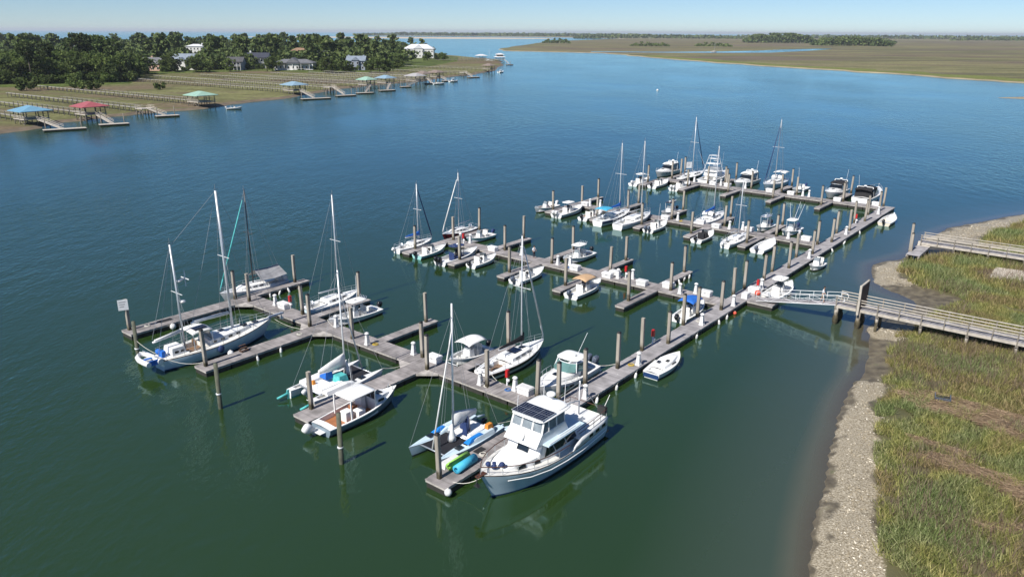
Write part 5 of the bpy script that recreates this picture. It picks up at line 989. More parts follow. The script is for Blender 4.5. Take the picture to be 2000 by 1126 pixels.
catamaran('pale blue catamaran beside the trawler finger, with blue kayaks aboard', -15.0, 4.1, -1, 7.2, 2.9, gel_blue_and_shade, 11.6, .05, 1, gel_blue_and_shade, [(-1.5, .6, 1.25, 1.75, (1.0, 1.22, .5, .1), kayakb, 'kayak'), (-.6, 1.0, -1.75, -1.3, (1.0, 1.18, .5, .1), kayakb, 'kayak'), (-1.2, -.9, -.5, .4, (1.0, 2.2, .1, .1), navyc, 'hanging_towel'), (-.5, -.3, .3, .8, (1.0, 2.0, .05, .1), navyc, 'hanging_towel'), (-2.6, -1.9, 1.1, 1.5, (1.0, 1.45, .1, .05), orange_c, 'gear_bag')])
def hardtop_boat():
    t = place('hardtop_boat', 'white open boat with white hardtop and orange-brown sole on nearest pier', 'motorboat', -16.4, 13.55, 1); L, B = 8.0, 2.7; h = Hull(L, B, .7, 1.3, .85, .35, .6, .45, 2.0, .25); h.shell(t, gel_slate, antif, gel); h.deck(t, .08, .62, B, .3, .14, fm=orange_sole)
    m = MB(); zt = lambda x: h.z((x+L/2)/L)
    m.loft([[(x, -w, zt(x)-.02), (x, -w*.85, zt(x)+hh), (x, w*.85, zt(x)+hh), (x, w, zt(x)-.02)] for x, w, hh in ((.95, .98, .45), (1.9, .8, .4), (2.8, .45, .15))], smooth=False); c = m.build('cuddy_cabin', gel, t); MB().box(1.7, 2.2, -.3, .3, zt(2)+.38, zt(2)+.46).build('deck_hatch', glass, c)
    for sg in (1, -1): MB().box(1.2, 1.8, sg*.9-.03, sg*.9+.03, zt(1.4)+.12, zt(1.4)+.32).build('window', glass, c)
    for k in (-1, 0, 1): MB().add([(.95, k*.6-.28, zt(1)+.45), (.95, k*.6+.28, zt(1)+.45), (.75, k*.58+.27, 2.25), (.75, k*.58-.27, 2.25)], [(0, 1, 2, 3)]).build('windshield_pane', glass, t)
    MB().slab(-.45, 0, 2.3, 2.7, 2.2, .1, .05, p=8).build('hard_top', gel, t)
    for x in (-1.75, .75):
        for sg in (1, -1): MB().box(x-.05, x+.05, sg*1.05-.05, sg*1.05+.05, .6, 2.3).build('roof_post', gel, t)
    MB().box(.2, .8, .2, .95, .3, 1.45, tx=.1).build('helm_console', gel, t); MB().box(-.9, -.2, -.9, -.2, .3, 1.0).build('engine_box', gel, t); MB().box(-1.9, -1.2, -.55, .2, .3, 1.15).build('bait_station', gel, t); MB().box(-1.5, -1.3, -.56, -.553, .5, .95).build('cabinet_door', blackc, t); MB().box(-.6, -.1, .25, .8, .3, .95).build('helm_seat', orange_sole, t)
    for k in range(4): MB().box(-L/2-.55+.14*k, -L/2-.44+.14*k, -.6, .6, .35, .4).build('swim_step_slat', gel, t)
    outboard(t, -L/2-.45, .35, .7, white_cowl, 1.12, -.75); m = MB(); legs(m, [((3.3, sg*.3, zt(3.3)), (3.4, sg*.28, zt(3.3)+.4)) for sg in (1, -1)]); m.build('bow_cleat', alu, t); m = MB(); m.tube((-.2, .6, 2.4), (-.3, .7, 5.0), .02, n=4); m.build('antenna', alu_white, t)
hardtop_boat()
def trawler():
    t = place('trawler_yacht', 'big white trawler yacht with solar panel roof and blue shade-tinted sides', 'motor yacht', -13.25, -2.4, -1); L, B = 12.9, 4.15
    h = Hull(L, B, 1.35, 2.25, .86, .6, 1.25, .45, 3.0, .36); h.z = lambda u: 1.3+.95*max(0, (u-.3)/.7)**1.8+.25*max(0, .3-u)
    h.shell(t, gel_blue_and_shade, antif_blue, brown_trim); h.deck(t, .5, .52, .3, 1.2, .2, dm=gel_deck, camber=.04); zt = lambda x: h.z((x+L/2)/L)  # white topsides: their bluish shade is put into the hull colour
    # raised aft topsides
    m = MB(); us = [0, .06, .12, .18, .24, .3, .36, .4]
    zr = lambda u: 2.25-(.9*max(0, (u-.33)/.07) if u > .33 else 0)
    for sg in (1, -1): m.loft([[(h.x(u), sg*(h.w(u)), h.z(u)-.02), (h.x(u), sg*(h.w(u)+.02), max(h.z(u), zr(u))), (h.x(u), sg*(h.w(u)-.12), max(h.z(u), zr(u))), (h.x(u), sg*(h.w(u)-.12), h.z(u)-.02)] for u in us])
    x0 = h.x(0); m.add([(x0, -h.w(0), 1.25), (x0, h.w(0), 1.25), (x0, h.w(0), 2.25), (x0, -h.w(0), 2.25)], [(0, 1, 2, 3)]); m.build('raised_bulwark', gel, t)
    m = MB(); m.loft([[(h.x(u), -h.w(u)+.1, 2.12), (h.x(u), h.w(u)-.1, 2.12), (h.x(u), h.w(u)-.1, 2.2), (h.x(u), -h.w(u)+.1, 2.2)] for u in (.005, .1, .2, .33)], smooth=False); m.build('aft_deck', gel, t)
    for sg in (1, -1):
        for k in range(3): x = -5.75+.95*k; y = sg*(h.w((x+L/2)/L)+.01); q = MB().box(x-.24, x+.24, y-.03, y+.03, 1.5, 1.85).build('porthole', glass, t)
        m = MB(); m.path([(h.x(u), sg*(h.w(u)+.05), h.z(u)-.42) for u in (.02, .15, .3, .45, .6, .75, .88)], .045, 5); m.build('rub_strake', gel, t)
    # trunk cabin, deckhouse, flybridge
    m = MB(); m.loft([[(x, -w, zt(x)-.25), (x, -w*.93, zt(x)+hh), (x, 0, zt(x)+hh+.06), (x, w*.93, zt(x)+hh), (x, w, zt(x)-.25)] for x, w, hh in ((1.4, 1.5, .55), (2.6, 1.38, .45), (3.9, 1.02, .3), (4.5, .75, .12))], smooth=False); tr = m.build('trunk_cabin', gel, t)
    for sg in (1, -1):
        for x, w in ((1.75, 1.46), (3.1, 1.24)): q = MB(); q.add([(x, sg*(w+.03), zt(x)+.06), (x+.75, sg*(w-.11), zt(x+.7)+.02), (x+.75, sg*(w-.16), zt(x+.7)+.26), (x, sg*(w-.03), zt(x)+.38)], [(0, 1, 2, 3)]); q.build('trunk_window', glass, tr)
    m = MB(); m.loft([[(x, -w, 1.45), (x, -w*.95, hh), (x, w*.95, hh), (x, w, 1.45)] for x, w, hh in ((-2.75, 1.55, 3.3), (.85, 1.55, 3.3), (1.05, 1.53, 3.2), (2.0, 1.42, 2.2))], smooth=False); dh = m.build('deckhouse', gel, t)
    for sg in (1, -1):
        for xa, xb, s2 in ((-2.55, -1.35, 0), (-1.22, .02, 0), (.15, .95, .55)):
            q = MB(); q.add([(xa, sg*1.575, 2.12), (xb+s2*.8, sg*(1.575-s2*.04), 2.12), (xb-s2*.4, sg*1.535, 2.98), (xa, sg*1.535, 2.98)], [(0, 1, 2, 3)]); q.build('saloon_window', glass, dh)
    q = MB(); q.add([(1.98, -.5, 2.3), (1.98, .5, 2.3), (1.22, .45, 3.08), (1.22, -.45, 3.08)], [(0, 1, 2, 3)]); q.v = [(x+.04, y, z+.04) for x, y, z in q.v]; q.build('windscreen_hatch', glass, dh)
    m = MB(); m.box(-3.4, 1.0, -1.98, 1.98, 3.3, 3.42); m.build('boat_deck', gel_blue_and_shade, t)  # light blue shade of the overhang painted into this deck
    for sg in (1, -1): m = MB(); m.tube((-3.0, sg*1.9, 3.5), (.8, sg*1.9, 3.5), .03, n=5); m.tube((-2.6, sg*1.7, 3.48), (-.6, sg*1.7, 3.48), .03, n=5); m.build('grab_rail', gel, t)
    m = MB(); m.loft([[(1.75, -1.45, 3.28), (1.75, 1.45, 3.28), (-2.0, 1.5, 3.42), (-2.0, -1.5, 3.42)], [(1.05, -1.4, 4.2), (1.05, 1.4, 4.2), (-1.7, 1.45, 4.2), (-1.7, -1.45, 4.2)]], smooth=False); m.build('flybridge_coaming', gel, t)
    enc = MB(); P0 = [(1.0, -1.36), (1.0, 1.36), (-1.65, 1.4), (-1.65, -1.4)]; P1 = [(.7, -1.3), (.7, 1.3), (-1.6, 1.34), (-1.6, -1.34)]; enc.loft([[(x, y, 4.2) for x, y in P0], [(x, y, 5.02) for x, y in P1]], smooth=False); en = enc.build('flybridge_enclosure', vinyl, t)
    def bar(p, q, r=.05): m = MB(); m.tube(p, q, r, n=5); m.build('enclosure_frame', gel, en)
    for y in (-1.36, -.48, .48, 1.36): bar((1.02, y, 4.18), (.72, y*.96, 5.05), .07)
    for sg in (1, -1):
        for x in (.25, -.7, -1.65): bar((x, sg*1.4, 4.18), (x*.97, sg*1.36, 5.05), .05)
        bar((1.0, sg*1.38, 4.22), (-1.65, sg*1.42, 4.22), .05)
    for zz in (4.25, 5.0): bar((1.02-(zz-4.2)*.37, -1.36, zz), (1.02-(zz-4.2)*.37, 1.36, zz), .06)
    m = MB(); m.slab(-.75, 0, 5.06, 3.7, 3.0, .1, .12, p=7); ht = m.build('hard_top', gel, t); m = MB(); m.slab(-1.7, 0, 5.2, 1.7, 2.6, .06, .22, p=4); m.build('aft_canopy', gel, ht)
    sp = MB(); sp.box(-.62, .98, -1.38, 1.38, 5.29, 5.33); so = sp.build('solar_panel', gel_grey, t)
    for i in range(6):
        for j in range(12): MB().box(-.6+.263*i+.008+.012*(i % 3 == 0), -.6+.263*(i+1)-.008, -1.36+.2267*j+.008+.012*(j % 4 == 0), -1.36+.2267*(j+1)-.008, 5.331, 5.338).build('solar_cell', solar, so)
    m = MB(); m.tube((-1.9, 0, 5.4), (-1.9, 0, 5.75), .12, n=8); m.ell((-1.9, 0, 5.9), .36, .36, .2, 12, 6); m.build('radar_dome', gel, ht); m = MB()
    for x, y, hh in ((-2.3, .9, 2.2), (.4, -1.3, 1.1), (-2.2, -.9, 1.6)): m.tube((x, y, 5.15), (x-.1, y, 5.15+hh), .022, n=4)
    m.build('antenna', alu_white, ht)
    for y in (-.5, .45): MB().box(-.2, .35, y-.25, y+.25, 3.5, 4.5, tx=.08).build('helm_seat', gel_deck, t)
    # rails, anchor, stern gear
    ra = MB(); ra2 = MB()
    for sg in (1, -1):
        pts = [(h.x(u), sg*(h.w(u)-.06), h.z(u)) for u in (.42, .52, .62, .72, .82, .9, .96, .995)]
        for p in pts: ra.tube(p, (p[0], p[1], p[2]+.62), .024, n=4)
        ra.path([(p[0], p[1], p[2]+.62) for p in pts], .035, 5, 1)
        pts = [(h.x(u), sg*(h.w(u)-.1), 2.25) for u in (.005, .08, .16, .24, .31)]
        for p in pts: ra2.tube(p, (p[0], p[1], p[2]+.75), .024, n=4)
        for zz in (.4, .75): ra2.path([(p[0], p[1], p[2]+zz) for p in pts], .028, 5, 1)
    ra2.tube((h.x(.005), -h.w(0)+.1, 3.0), (h.x(.005), h.w(0)-.1, 3.0), .028, n=5, mat=1); ra.build('bow_railing', [alu, brown_trim], t); ra2.build('aft_railing', [alu, brown_trim], t)
    m = MB(); m.box(L/2-.5, L/2+.32, -.17, .17, 2.22, 2.3); m.build('bow_pulpit', brown_trim, t); m = MB(); m.tube((L/2+.25, 0, 2.35), (L/2+.38, 0, 1.75), .05, n=5); m.box(L/2+.2, L/2+.45, -.22, .22, 1.6, 1.78, ty=.15); m.build('anchor', rubber, t)
    m = MB(); m.lathe((5.0, 0, 2.15), [(.18, 0), (.18, .2), (.12, .25), (.15, .42)], 8); m.ell((4.6, .35, 2.35), .22, .22, .2); m.ell((5.1, -.45, 2.33), .2, .2, .18); m.build('windlass_gear', navyc, t)
    MB().box(-L/2-.75, -L/2+.01, -1.5, 1.5, .3, .4).build('swim_platform', teak, t); m = MB(); m.tube((-5.4, -.2, 2.2), (-5.4, -.2, 5.4), .06, n=6); m.tube((-5.4, -.2, 3.6), (-3.4, -.2, 4.3), .05, n=6); m.build('signal_mast', alu_white, t); m = MB()
    legs(m, [((-5.4, -.2, 5.3), (-6.4, -1.4, 2.3)), ((-5.4, -.2, 5.3), (-6.4, 1.3, 2.3)), ((-5.4, -.2, 5.3), (-2.2, 0, 5.2))], .018); m.build('stays', wire, t)
    m = MB(); m.box(-6.5, -6.1, 1.0, 1.7, 2.6, 3.2, tx=.05); m.build('stern_grill', rubber, t); m = MB(); m.tube((-6.45, 1.4, 3.0), (-6.9, 1.6, 4.2), .025, n=5); m.build('flagstaff', gel, t)
    MB().box(-4.9, -3.6, -.6, .6, 2.2, 2.65, tx=.1).build('deck_locker', gel, t); m = MB(); m.tube((1.25, .0, 3.95), (1.75, .15, 3.7), .14, .1, 6); m.build('searchlight', gel, t); m = MB(); m.add([(-.4, -1.99, 3.1), (-.1, -1.99, 3.1), (-.1, -1.99, 3.3), (-.4, -1.99, 3.3)], [(0, 1, 2, 3)]); m.build('red_lamp', redp, t)
    # final proportions of the upper works, raked a little forward
    keep = ('hull', 'deck', 'bow_railing', 'bow_pulpit', 'anchor', 'windlass_gear', 'swim_platform', 'trunk_cabin', 'rub_strake')
    def reshape(o):
        if o.name.split('.')[0] in keep: return
        for v in o.data.vertices:
            z = v.co.z; v.co.z = float(np.interp(z, [1.2, 1.3, 2.25, 3.3, 4.2, 5.06, 7.5], [1.2, 1.28, 1.95, 2.85, 3.58, 4.45, 6.7])); v.co.x += .5*min(1, max(0, (z-2.3)/.9))*(1 if v.co.x > -4 else 0)
        for c in o.children: reshape(c)
    for c in t.children: reshape(c)
trawler()
cc('small white boat with arched white bimini beside the black-covered sloop', -2.2, 14.4, -1, 5.4, 2.2, top='B', tm=whitec, mot=(1, black_cowl), tz=2.1, name='bimini_boat')
sloop('white sloop with black sail cover and solar panel on its cabin', -.3, 10.3, 1, 9.4, 3.0, 12.4, .62, cover=blackc, stripe=gel_dark, jib=whitec, solarp=True, fm=teak, rail=teak)
cruiser('white walkaround cruiser with hardtop and green-tinted windshield', -1.1, 3.95, -1, 7.8, 3.0, top='hard', mot=(2, grey_cowl), gm=glass_green, f0=.95, f1=1.35)
def dayboat():
    t = place('decked_dayboat', 'small white decked boat with dark blue transom alongside the main walkway', 'boat', 7.9, -1.35, 1); L = 5.5; h = Hull(L, 2.05, .62, .95, .8, .25, .3, .42, 2.2, .2); h.shell(t, gel, gel_navy, gel_grey); h.deck(t, .06, .2, .55, .35, .25, camber=.12)
    m = MB(); m.loft([[(x, -w, h.z(x/L+.5)+.02), (x, -w*.85, h.z(x/L+.5)+hh), (x, w*.85, h.z(x/L+.5)+hh), (x, w, h.z(x/L+.5)+.02)] for x, w, hh in ((-1.4, .72, .22), (.2, .78, .3), (1.5, .45, .16), (2.0, .2, .04))], smooth=False); c = m.build('cabin_top', gel, t)
    for x, y in ((-.9, .25), (-.2, -.3)): MB().box(x-.2, x+.2, y-.14, y+.14, 1.0, 1.06).build('deck_hatch', glass, c)
    for sg in (1, -1): MB().box(-.3, .45, sg*.83-.02, sg*.83+.02, .78, .92).build('window', glass, c)
    MB().box(-L/2-.03, -L/2-.005, -.78, .78, .08, .5).build('transom_panel', gel_navy, t)
dayboat()
# second pier
sloop('white sailboat with blue furled jib at outer end of second pier', 22.8, 47.4, 1, 7.2, 2.4, 9.4, .6, jib=navyc, cover=bluec, motor=white_cowl, f0=.65, f1=.95)
sloop('maroon-hulled sailboat at the outer end of the second pier', 32.3, 47.5, -1, 7.4, 2.5, 9.8, .5, hm=gel_red, jib=whitec, f0=.75, f1=1.05)
cc('seafoam-hulled centre console at the outer end of the second pier', 32.3, 43.3, -1, 5.9, 2.2, hm=gel_aqua, mot=(1, navyc))
cc('pale green centre console beside the blue-jib sailboat', 22.0, 43.2, 1, 5.9, 2.1, hm=gel_aqua, mot=(1, black_cowl))
cc('white centre console with dark T-top and twin black motors', 22.6, 38.5, 1, 7.7, 2.5, top='T', tm=navyc, mot=(2, black_cowl), cover=navyc, frame=blackc)
cc('small open white boat beside the twin-motor dark T-top boat', 23.2, 34.5, 1, 5.3, 2.0, mot=(1, black_cowl), tilt=-.3)
cc('white skiff with large covered bow at middle of second pier', 21.9, 25.6, 1, 6.2, 2.2, mot=(1, grey_cowl), bowseat=False, tilt=-.25)
cc('white centre console with white oval T-top beyond the standing man', 32.9, 25.8, -1, 6.7, 2.55, top='T', tm=whitec, mot=(1, black_cowl))
cc('white boat with tan bimini on the near side of second pier', 22.0, 17.0, 1, 6.6, 2.3, mot=(1, grey_cowl), top='B', tm=tanc, name='bimini_boat')
cc('white boat with bright blue bimini against the main walkway', 22.9, 3.5, 1, 6.2, 2.2, mot=(1, black_cowl), top='B', tm=bluec, name='bimini_boat', tilt=-.45)
cc('white centre console with white T-top beside the metal gangway', 36.4, -1.55, 1, 6.6, 2.5, top='T', mot=(1, white_cowl), rz=-.05)
cc('tiny white skiff on the right side of the main walkway', 50.2, -1.25, -1, 4.2, 1.7, mot=(1, white_cowl), ms=.6)
# third pier
cc('white bowrider at outer end of third pier', 55.6, 48.1, -1, 6.4, 2.3, mot=(1, white_cowl), fm=tanc, name='bowrider')
cc('white centre console with white hardtop and twin white motors', 56.0, 43.1, 1, 8.2, 2.6, top='T', mot=(2, white_cowl))
cc('low white boat beside the blue-bimini sailboat on third pier', 56.0, 38.4, 1, 6.2, 2.2, mot=(1, black_cowl), fm=tanc)
sloop('white sailboat with turquoise bimini on third pier', 56.4, 34.4, 1, 10.2, 3.2, 12.8, .66, cover=bluec, bim=skyc, stripe=navyc, f0=.95, f1=1.3)
sloop('white sailboat right of the turquoise-bimini sailboat on third pier', 56.6, 30.6, 1, 10.6, 3.2, 13.4, .7, jib=None, f0=.95, f1=1.3)
cc('white centre console moored bow-in on third pier, no top', 55.9, 25.9, 1, 6.2, 2.2, mot=(2, grey_cowl), rods=1)
cc('small white centre console with dark top gear on far side of third pier', 66.7, 29.6, -1, 5.4, 2.1, top='T', tm=gel_dark, mot=(1, black_cowl))
sloop('white sailboat with royal blue sail cover on third pier', 66.0, 21.4, 1, 9.6, 3.0, 12.6, .58, cover=bluec, dodger=whitec)
cc('white skiff with black covered console on third pier', 54.9, 17.2, 1, 6.0, 2.1, cover=blackc, mot=(1, black_cowl), bowseat=False)
sloop('small white sailboat with outboard near right end of third pier', 55.8, 12.6, 1, 7.8, 2.6, 9.4, .6, boom=True, motor=white_cowl, f0=.7, f1=1.0)
cc('plain white open skiff near right end of third pier', 55.6, 7.9, 1, 6.6, 2.4, console=False, mot=(1, grey_cowl), name='skiff', bowseat=False)
cc('white centre console with thin metal top frame, far side of third pier', 66.9, 12.6, -1, 5.4, 2.2, hm=gel, top='T', tm=alu, mot=(1, black_cowl), bm=antif_blue)
cc('white centre console with T-top and tall raised outriggers', 67.0, 8.4, -1, 6.2, 2.4, hm=gel, top='T', mot=(1, navyc), rods=3)
# farthest pier
cc('white centre console with white T-top, outer end of farthest pier', 88.8, 47.8, 1, 7.0, 2.4, top='T', mot=(1, white_cowl))
cc('white centre console without top near outer end of farthest pier', 89.2, 43.6, 1, 7.0, 2.4, mot=(1, black_cowl))
cruiser('white cabin cruiser with pale canvas at outer end of farthest pier', 101.5, 48.9, -1, 9.2, 3.0, canvas=whitec)
sloop('black-hulled sailboat with tall mast on farthest pier', 101.3, 42.2, 1, 9.0, 2.9, 13.2, .45, hm=gel_dark, jib=navyc, f0=.95, f1=1.35, rz=-.05)
cc('white centre console with small top on near side of farthest pier', 89.7, 39.0, 1, 7.2, 2.4, top='T', mot=(2, white_cowl))
cruiser('white sport-fishing boat with tall tuna tower on farthest pier', 101.6, 37.2, 1, 11.0, 3.8, tower=True, name='sport_fishing_boat', f0=1.05, f1=1.8)
cruiser('white express cruiser left of the tall-masted far sailboat', 101.0, 30.4, -1, 10.0, 3.2, canvas=whitec, top=None)
sloop('white sailboat with dark jib and tallest mast on farthest pier', 103.6, 25.1, -1, 11.5, 3.5, 13.6, .5, jib=navyc, hm=gel_blue_and_shade, dodger=whitec, bim=whitec, f0=1.0, f1=1.45)
cc('white centre console with radar frame right of far tall-masted sailboat', 102.0, 19.4, -1, 6.8, 2.4, mot=(1, navyc), rods=1)
cruiser('white express cruiser with black canvas near right end of farthest pier', 102.4, 12.6, -1, 9.0, 3.2, canvas=blackc)
cruiser('white cruiser with black cockpit cover, rightmost on the farthest pier', 103.2, 6.4, 1, 11.6, 3.8, canvas=blackc, cov_all=True, f0=1.15, f1=1.7)
cc('cream open skiff at the far right side of the main walkway', 85.2, -1.6, 1, 6.4, 2.2, hm=gel_cream, console=False, mot=(1, black_cowl), name='skiff', fm=gel_cream, tilt=-.3)
# boats on the left shore and in the far creek
def small_boat(label, x, y, rz, L, B, **k):
    t = cc(label, 0, 0, 1, L, B, **k); t.location = (x, y, k.get('z', 0) if False else 0); t.rotation_euler = (0, 0, rz); return t
small_boat('small white boat lying off the mint-green roofed dock', -112, 318, R(20), 6, 2.2, mot=(1, white_cowl)); small_boat('white boat moored right of the pale grey roofed dock', -44.5, 480, R(30), 7.5, 2.5, mot=(1, white_cowl)); small_boat('white boat at the right end of the middle dock row', -37.5, 505, R(40), 7, 2.5, top='T', mot=(1, white_cowl)); small_boat('white boat moored off the small brown-roofed dock near the point', -9.5, 628, R(60), 8, 2.8, top='T', mot=(1, white_cowl)); small_boat('white boat beside the two-tier roofed dock at the outermost tip', -24, 866, R(20), 9, 3, mot=(1, white_cowl))
t = sloop('distant white sailboat anchored in the far marsh creek', 0, 0, 1, 10, 3.2, 14, .6); t.location = (327, 1318, .8); t.rotation_euler = (0, 0, R(5))
t = sloop('distant white sailboat moored behind the tip of the wooded point', 0, 0, 1, 9, 3, 12, .6); t.location = (-27, 880, 0); t.rotation_euler = (0, 0, R(15))
# ------------------------------------------------------------------ gangway, boardwalks
def walk(name, label, a, b0, b1, z, w, rails, gate=None):
    """fixed boardwalk running away along -b from b0 to b1"""
    t = thing(name, label, 'boardwalk', P(a, b0), AL); L = b0-b1; d = MB(); n = int(L/.15)
    for k in range(n): y = -k*.15; d.box(-w/2+random.uniform(-.02, .02), w/2+random.uniform(-.02, .02), y-.143, y, z-.04, z+random.uniform(-.004, .004))
    tag(d.build('deck_boards', planks_l, t), kind='stuff')
    for sx in (-1, 1): MB().box(sx*(w/2-.05)-.05, sx*(w/2-.05)+.05, -L, 0, z-.34, z-.045).build('stringer', rail_wood, t)
    k = 0; y = -.15
    while y > -L:
        for sx in (-1, 1): MB().box(sx*(w/2+.06)-.055, sx*(w/2+.06)+.055, y-.055, y+.055, z-.3, z+1.0).build('rail_post', post_wood, t)
        if k % 2 == 0:
            for sx in (-1, 1): MB().tube((sx*(w/2-.15), y, -2.5), (sx*(w/2-.15), y, z-.35), .15, n=8).build('pile', pilem, t)
            MB().box(-w/2-.1, w/2+.1, y-.12, y+.12, z-.56, z-.345).build('cap_beam', post_wood, t)
        y -= 2.1; k += 1
    for sx in (-1, 1):
        MB().box(sx*(w/2+.06)-.09, sx*(w/2+.06)+.09, -L, 0, z+1.0, z+1.05).build('handrail', rail_wood, t)
        for zz in (.35, .68): MB().box(sx*(w/2+.06)-.03-.085*sx, sx*(w/2+.06)+.03-.085*sx, -L, 0, z+zz, z+zz+.09).build('guard_rail', rail_wood, t)
    return t
walk('boardwalk', 'long timber boardwalk over the marsh leading to the metal gangway', 31.4, -9.6, -52, 2.2, 1.9, True)
walk('boardwalk', 'upper right timber boardwalk with pale handrail', 67.6, -10.2, -60, 1.9, 2.0, True)
t = thing('pier_landing', 'grey timber landing at the end of the upper right boardwalk', 'landing', P(63.5, -10.7), AL); d = MB()
for k in range(40): d.box(-3.05+k*.15, -2.91+k*.15, -.85, .85, 1.35, 1.4)
tag(d.build('deck_boards', planks_l, t), kind='stuff')
for y in (-.8, .8): MB().box(-3.05, 2.95, y-.04, y+.04, 1.05, 1.345).build('fascia_board', fascia, t)
for x in (-2.8, 0, 2.7):
    for y in (-.7, .7): MB().tube((x, y, -2.5), (x, y, 1.3), .15, n=8).build('pile', pilem, t)
MB().add([(2.96, -.85, 1.3), (2.96, .85, 1.3), (2.96, .85, 1.4), (2.96, -.85, 1.4), (3.9, -.85, 1.75), (3.9, .85, 1.75), (3.9, .85, 1.88), (3.9, -.85, 1.88)], [(0, 1, 2, 3), (4, 5, 6, 7), (3, 2, 6, 7), (0, 1, 5, 4), (0, 3, 7, 4), (1, 2, 6, 5)]).build('ramp', rail_wood, t)
piling('taller square piling at the upper right landing', 63.4, -9.7, 1.0); piling('shorter square piling at the upper right landing', 62.6, -10.0, -.2)
g = thing('gangway', 'sloping aluminium gangway with truss rails from shore to walkway', 'gangway', P(31.1, -.9), AL); L = 8.9; zl = lambda y: .72+1.5*(-y/L); hw = .62
d = MB(); n = 60
for k in range(n): y0 = -L*k/n; y1 = -L*(k+.93)/n; d.add([(-hw, y0, zl(y0)), (hw, y0, zl(y0)), (hw, y1, zl(y1)), (-hw, y1, zl(y1)), (-hw, y0, zl(y0)-.04), (hw, y0, zl(y0)-.04), (hw, y1, zl(y1)-.04), (-hw, y1, zl(y1)-.04)], [(0, 1, 2, 3), (7, 6, 5, 4), (0, 4, 5, 1), (1, 5, 6, 2), (2, 6, 7, 3), (3, 7, 4, 0)])
tag(d.build('deck_boards', planks_l, g), kind='stuff')
for sx in (-1, 1):
    for zz, r, nm in ((-.06, .045, 'bottom_chord'), (.55, .022, 'middle_rail'), (1.05, .03, 'top_rail')): m = MB(); m.tube((sx*(hw+.06), 0, zl(0)+zz), (sx*(hw+.06), -L, zl(-L)+zz), r, n=6); m.build(nm, alu_white, g)
    for k in range(7): y = -L*k/6; m = MB(); m.tube((sx*(hw+.06), y, zl(y)-.06), (sx*(hw+.06), y, zl(y)+1.05), .022, n=6); m.build('upright', alu_white, g)
    for k in range(6): y0, y1 = -L*k/6, -L*(k+1)/6; f = k % 2; m = MB(); m.tube((sx*(hw+.06), y0, zl(y0)+(-.05 if f else .55)), (sx*(hw+.06), y1, zl(y1)+(.55 if f else -.05)), .016, n=5); m.build('truss_diagonal', alu_white, g)
    m = MB(); m.path([(sx*(hw+.06), -L, zl(-L)+1.05), (sx*(hw+.06), -L-.6, zl(-L)+1.0), (sx*(hw+.06), -L-.75, zl(-L)+.7), (sx*(hw+.06), -L-.6, zl(-L)+.3)], .04, 6); m.build('end_loop', alu_white, g)
t = thing('gate_screen', 'tall dark-brown board screen and gate across the boardwalk', 'gate', P(31.4, -12.1), AL); zb = 2.2
for sx in (-1.4, 1.4): MB().box(sx-.1, sx+.1, -.11, .11, zb-.5, zb+2.75).build('post', post_wood if sx > 0 else rail_wood, t)
MB().box(-1.3, 1.3, -.1, .1, zb+2.55, zb+2.7).build('top_beam', rail_wood, t)
for y in (-.07, .07):
    for k in range(9): x = -1.29+k*.287; MB().box(x+.006, x+.28, y-.03, y+.03, zb+.35 if 2 < k < 6 else zb-.3, zb+2.545).build('board', dark_wood, t)
for b, lab in ((-9.8, 'oyster-crusted pile pair under the boardwalk head by the gangway'), (-12.1, 'oyster-crusted pile pair under the dark gate screen')):
    t = thing('pile_bent', lab, 'piles', P(31.4, b), AL)
    for sx in (-.85, .85): m = MB(); m.tube((sx, 0, -3), (sx, 0, 2.15), .24, .2, 8); m.ell((sx, 0, .5), .31, .31, .7, 9, 6); m.build('pile', pilem, t)
# ------------------------------------------------------------------ marsh plants, shells, wrack
def blades(name, label, n, x0, x1, y0, y1, test, h, w, mat, lean=.35, cat='marsh grass'):
    pts = np.column_stack([rng.uniform(x0, x1, n), rng.uniform(y0, y1, n)]); z, d, g = bank_z(pts); k = test(pts, d, g); pts, z = pts[k], z[k]; n = len(pts)
    hh = rng.uniform(*h, n)*(.65+.7*vnoise(pts[:, 0], pts[:, 1], 3.0, 8)); an = rng.uniform(0, 6.283, n); ln = rng.normal(0, lean, (n, 2))*hh[:, None]; ww = w*rng.uniform(.6, 1.4, n); dx, dy = np.cos(an)*ww, np.sin(an)*ww
    A = np.column_stack([pts[:, 0]-dx, pts[:, 1]-dy, z-.05]); B = np.column_stack([pts[:, 0]+dx, pts[:, 1]+dy, z-.05]); C = np.column_stack([pts+ln, z+hh]); v = np.stack([A, B, C], 1).reshape(-1, 3)
    return tag(np_mesh(name, v, 3, np.arange(n*3).reshape(-1, 3), mat), label, cat, kind='stuff')
def grass_material():
    m = leaf_material('cordgrass', (.1, .13, .045), (.19, .215, .09), (.37, .37, .21), 0, .25); n = m.node_tree.nodes; l = m.node_tree.links; b = n['Principled BSDF']
    g = n.new('ShaderNodeNewGeometry'); nz = n.new('ShaderNodeTexNoise'); nz.inputs['Scale'].default_value = .16; nz.inputs['Detail'].default_value = 7; l.new(g.outputs['Position'], nz.inputs[0])
    c2 = ramp(n, l, nz.outputs[0], [(.34, (.85, 1.0, .8)), (.45, (1, 1, .9)), (.52, (1.25, 1.14, .8)), (.6, (1.15, .85, .85)), (.7, (1.1, 1.05, .8))])
    mx = n.new('ShaderNodeVectorMath'); mx.operation = 'MULTIPLY'; src = b.inputs['Base Color'].links[0].from_socket; l.new(src, mx.inputs[0]); l.new(c2, mx.inputs[1]); l.new(mx.outputs[0], b.inputs['Base Color'])
    for nd in n:
        if nd.type == 'BSDF_TRANSLUCENT': l.new(mx.outputs[0], nd.inputs[0])
    return m
gm = grass_material()
def in_view(p, m=6): return (p[:, 0] < .74*p[:, 1]+m)
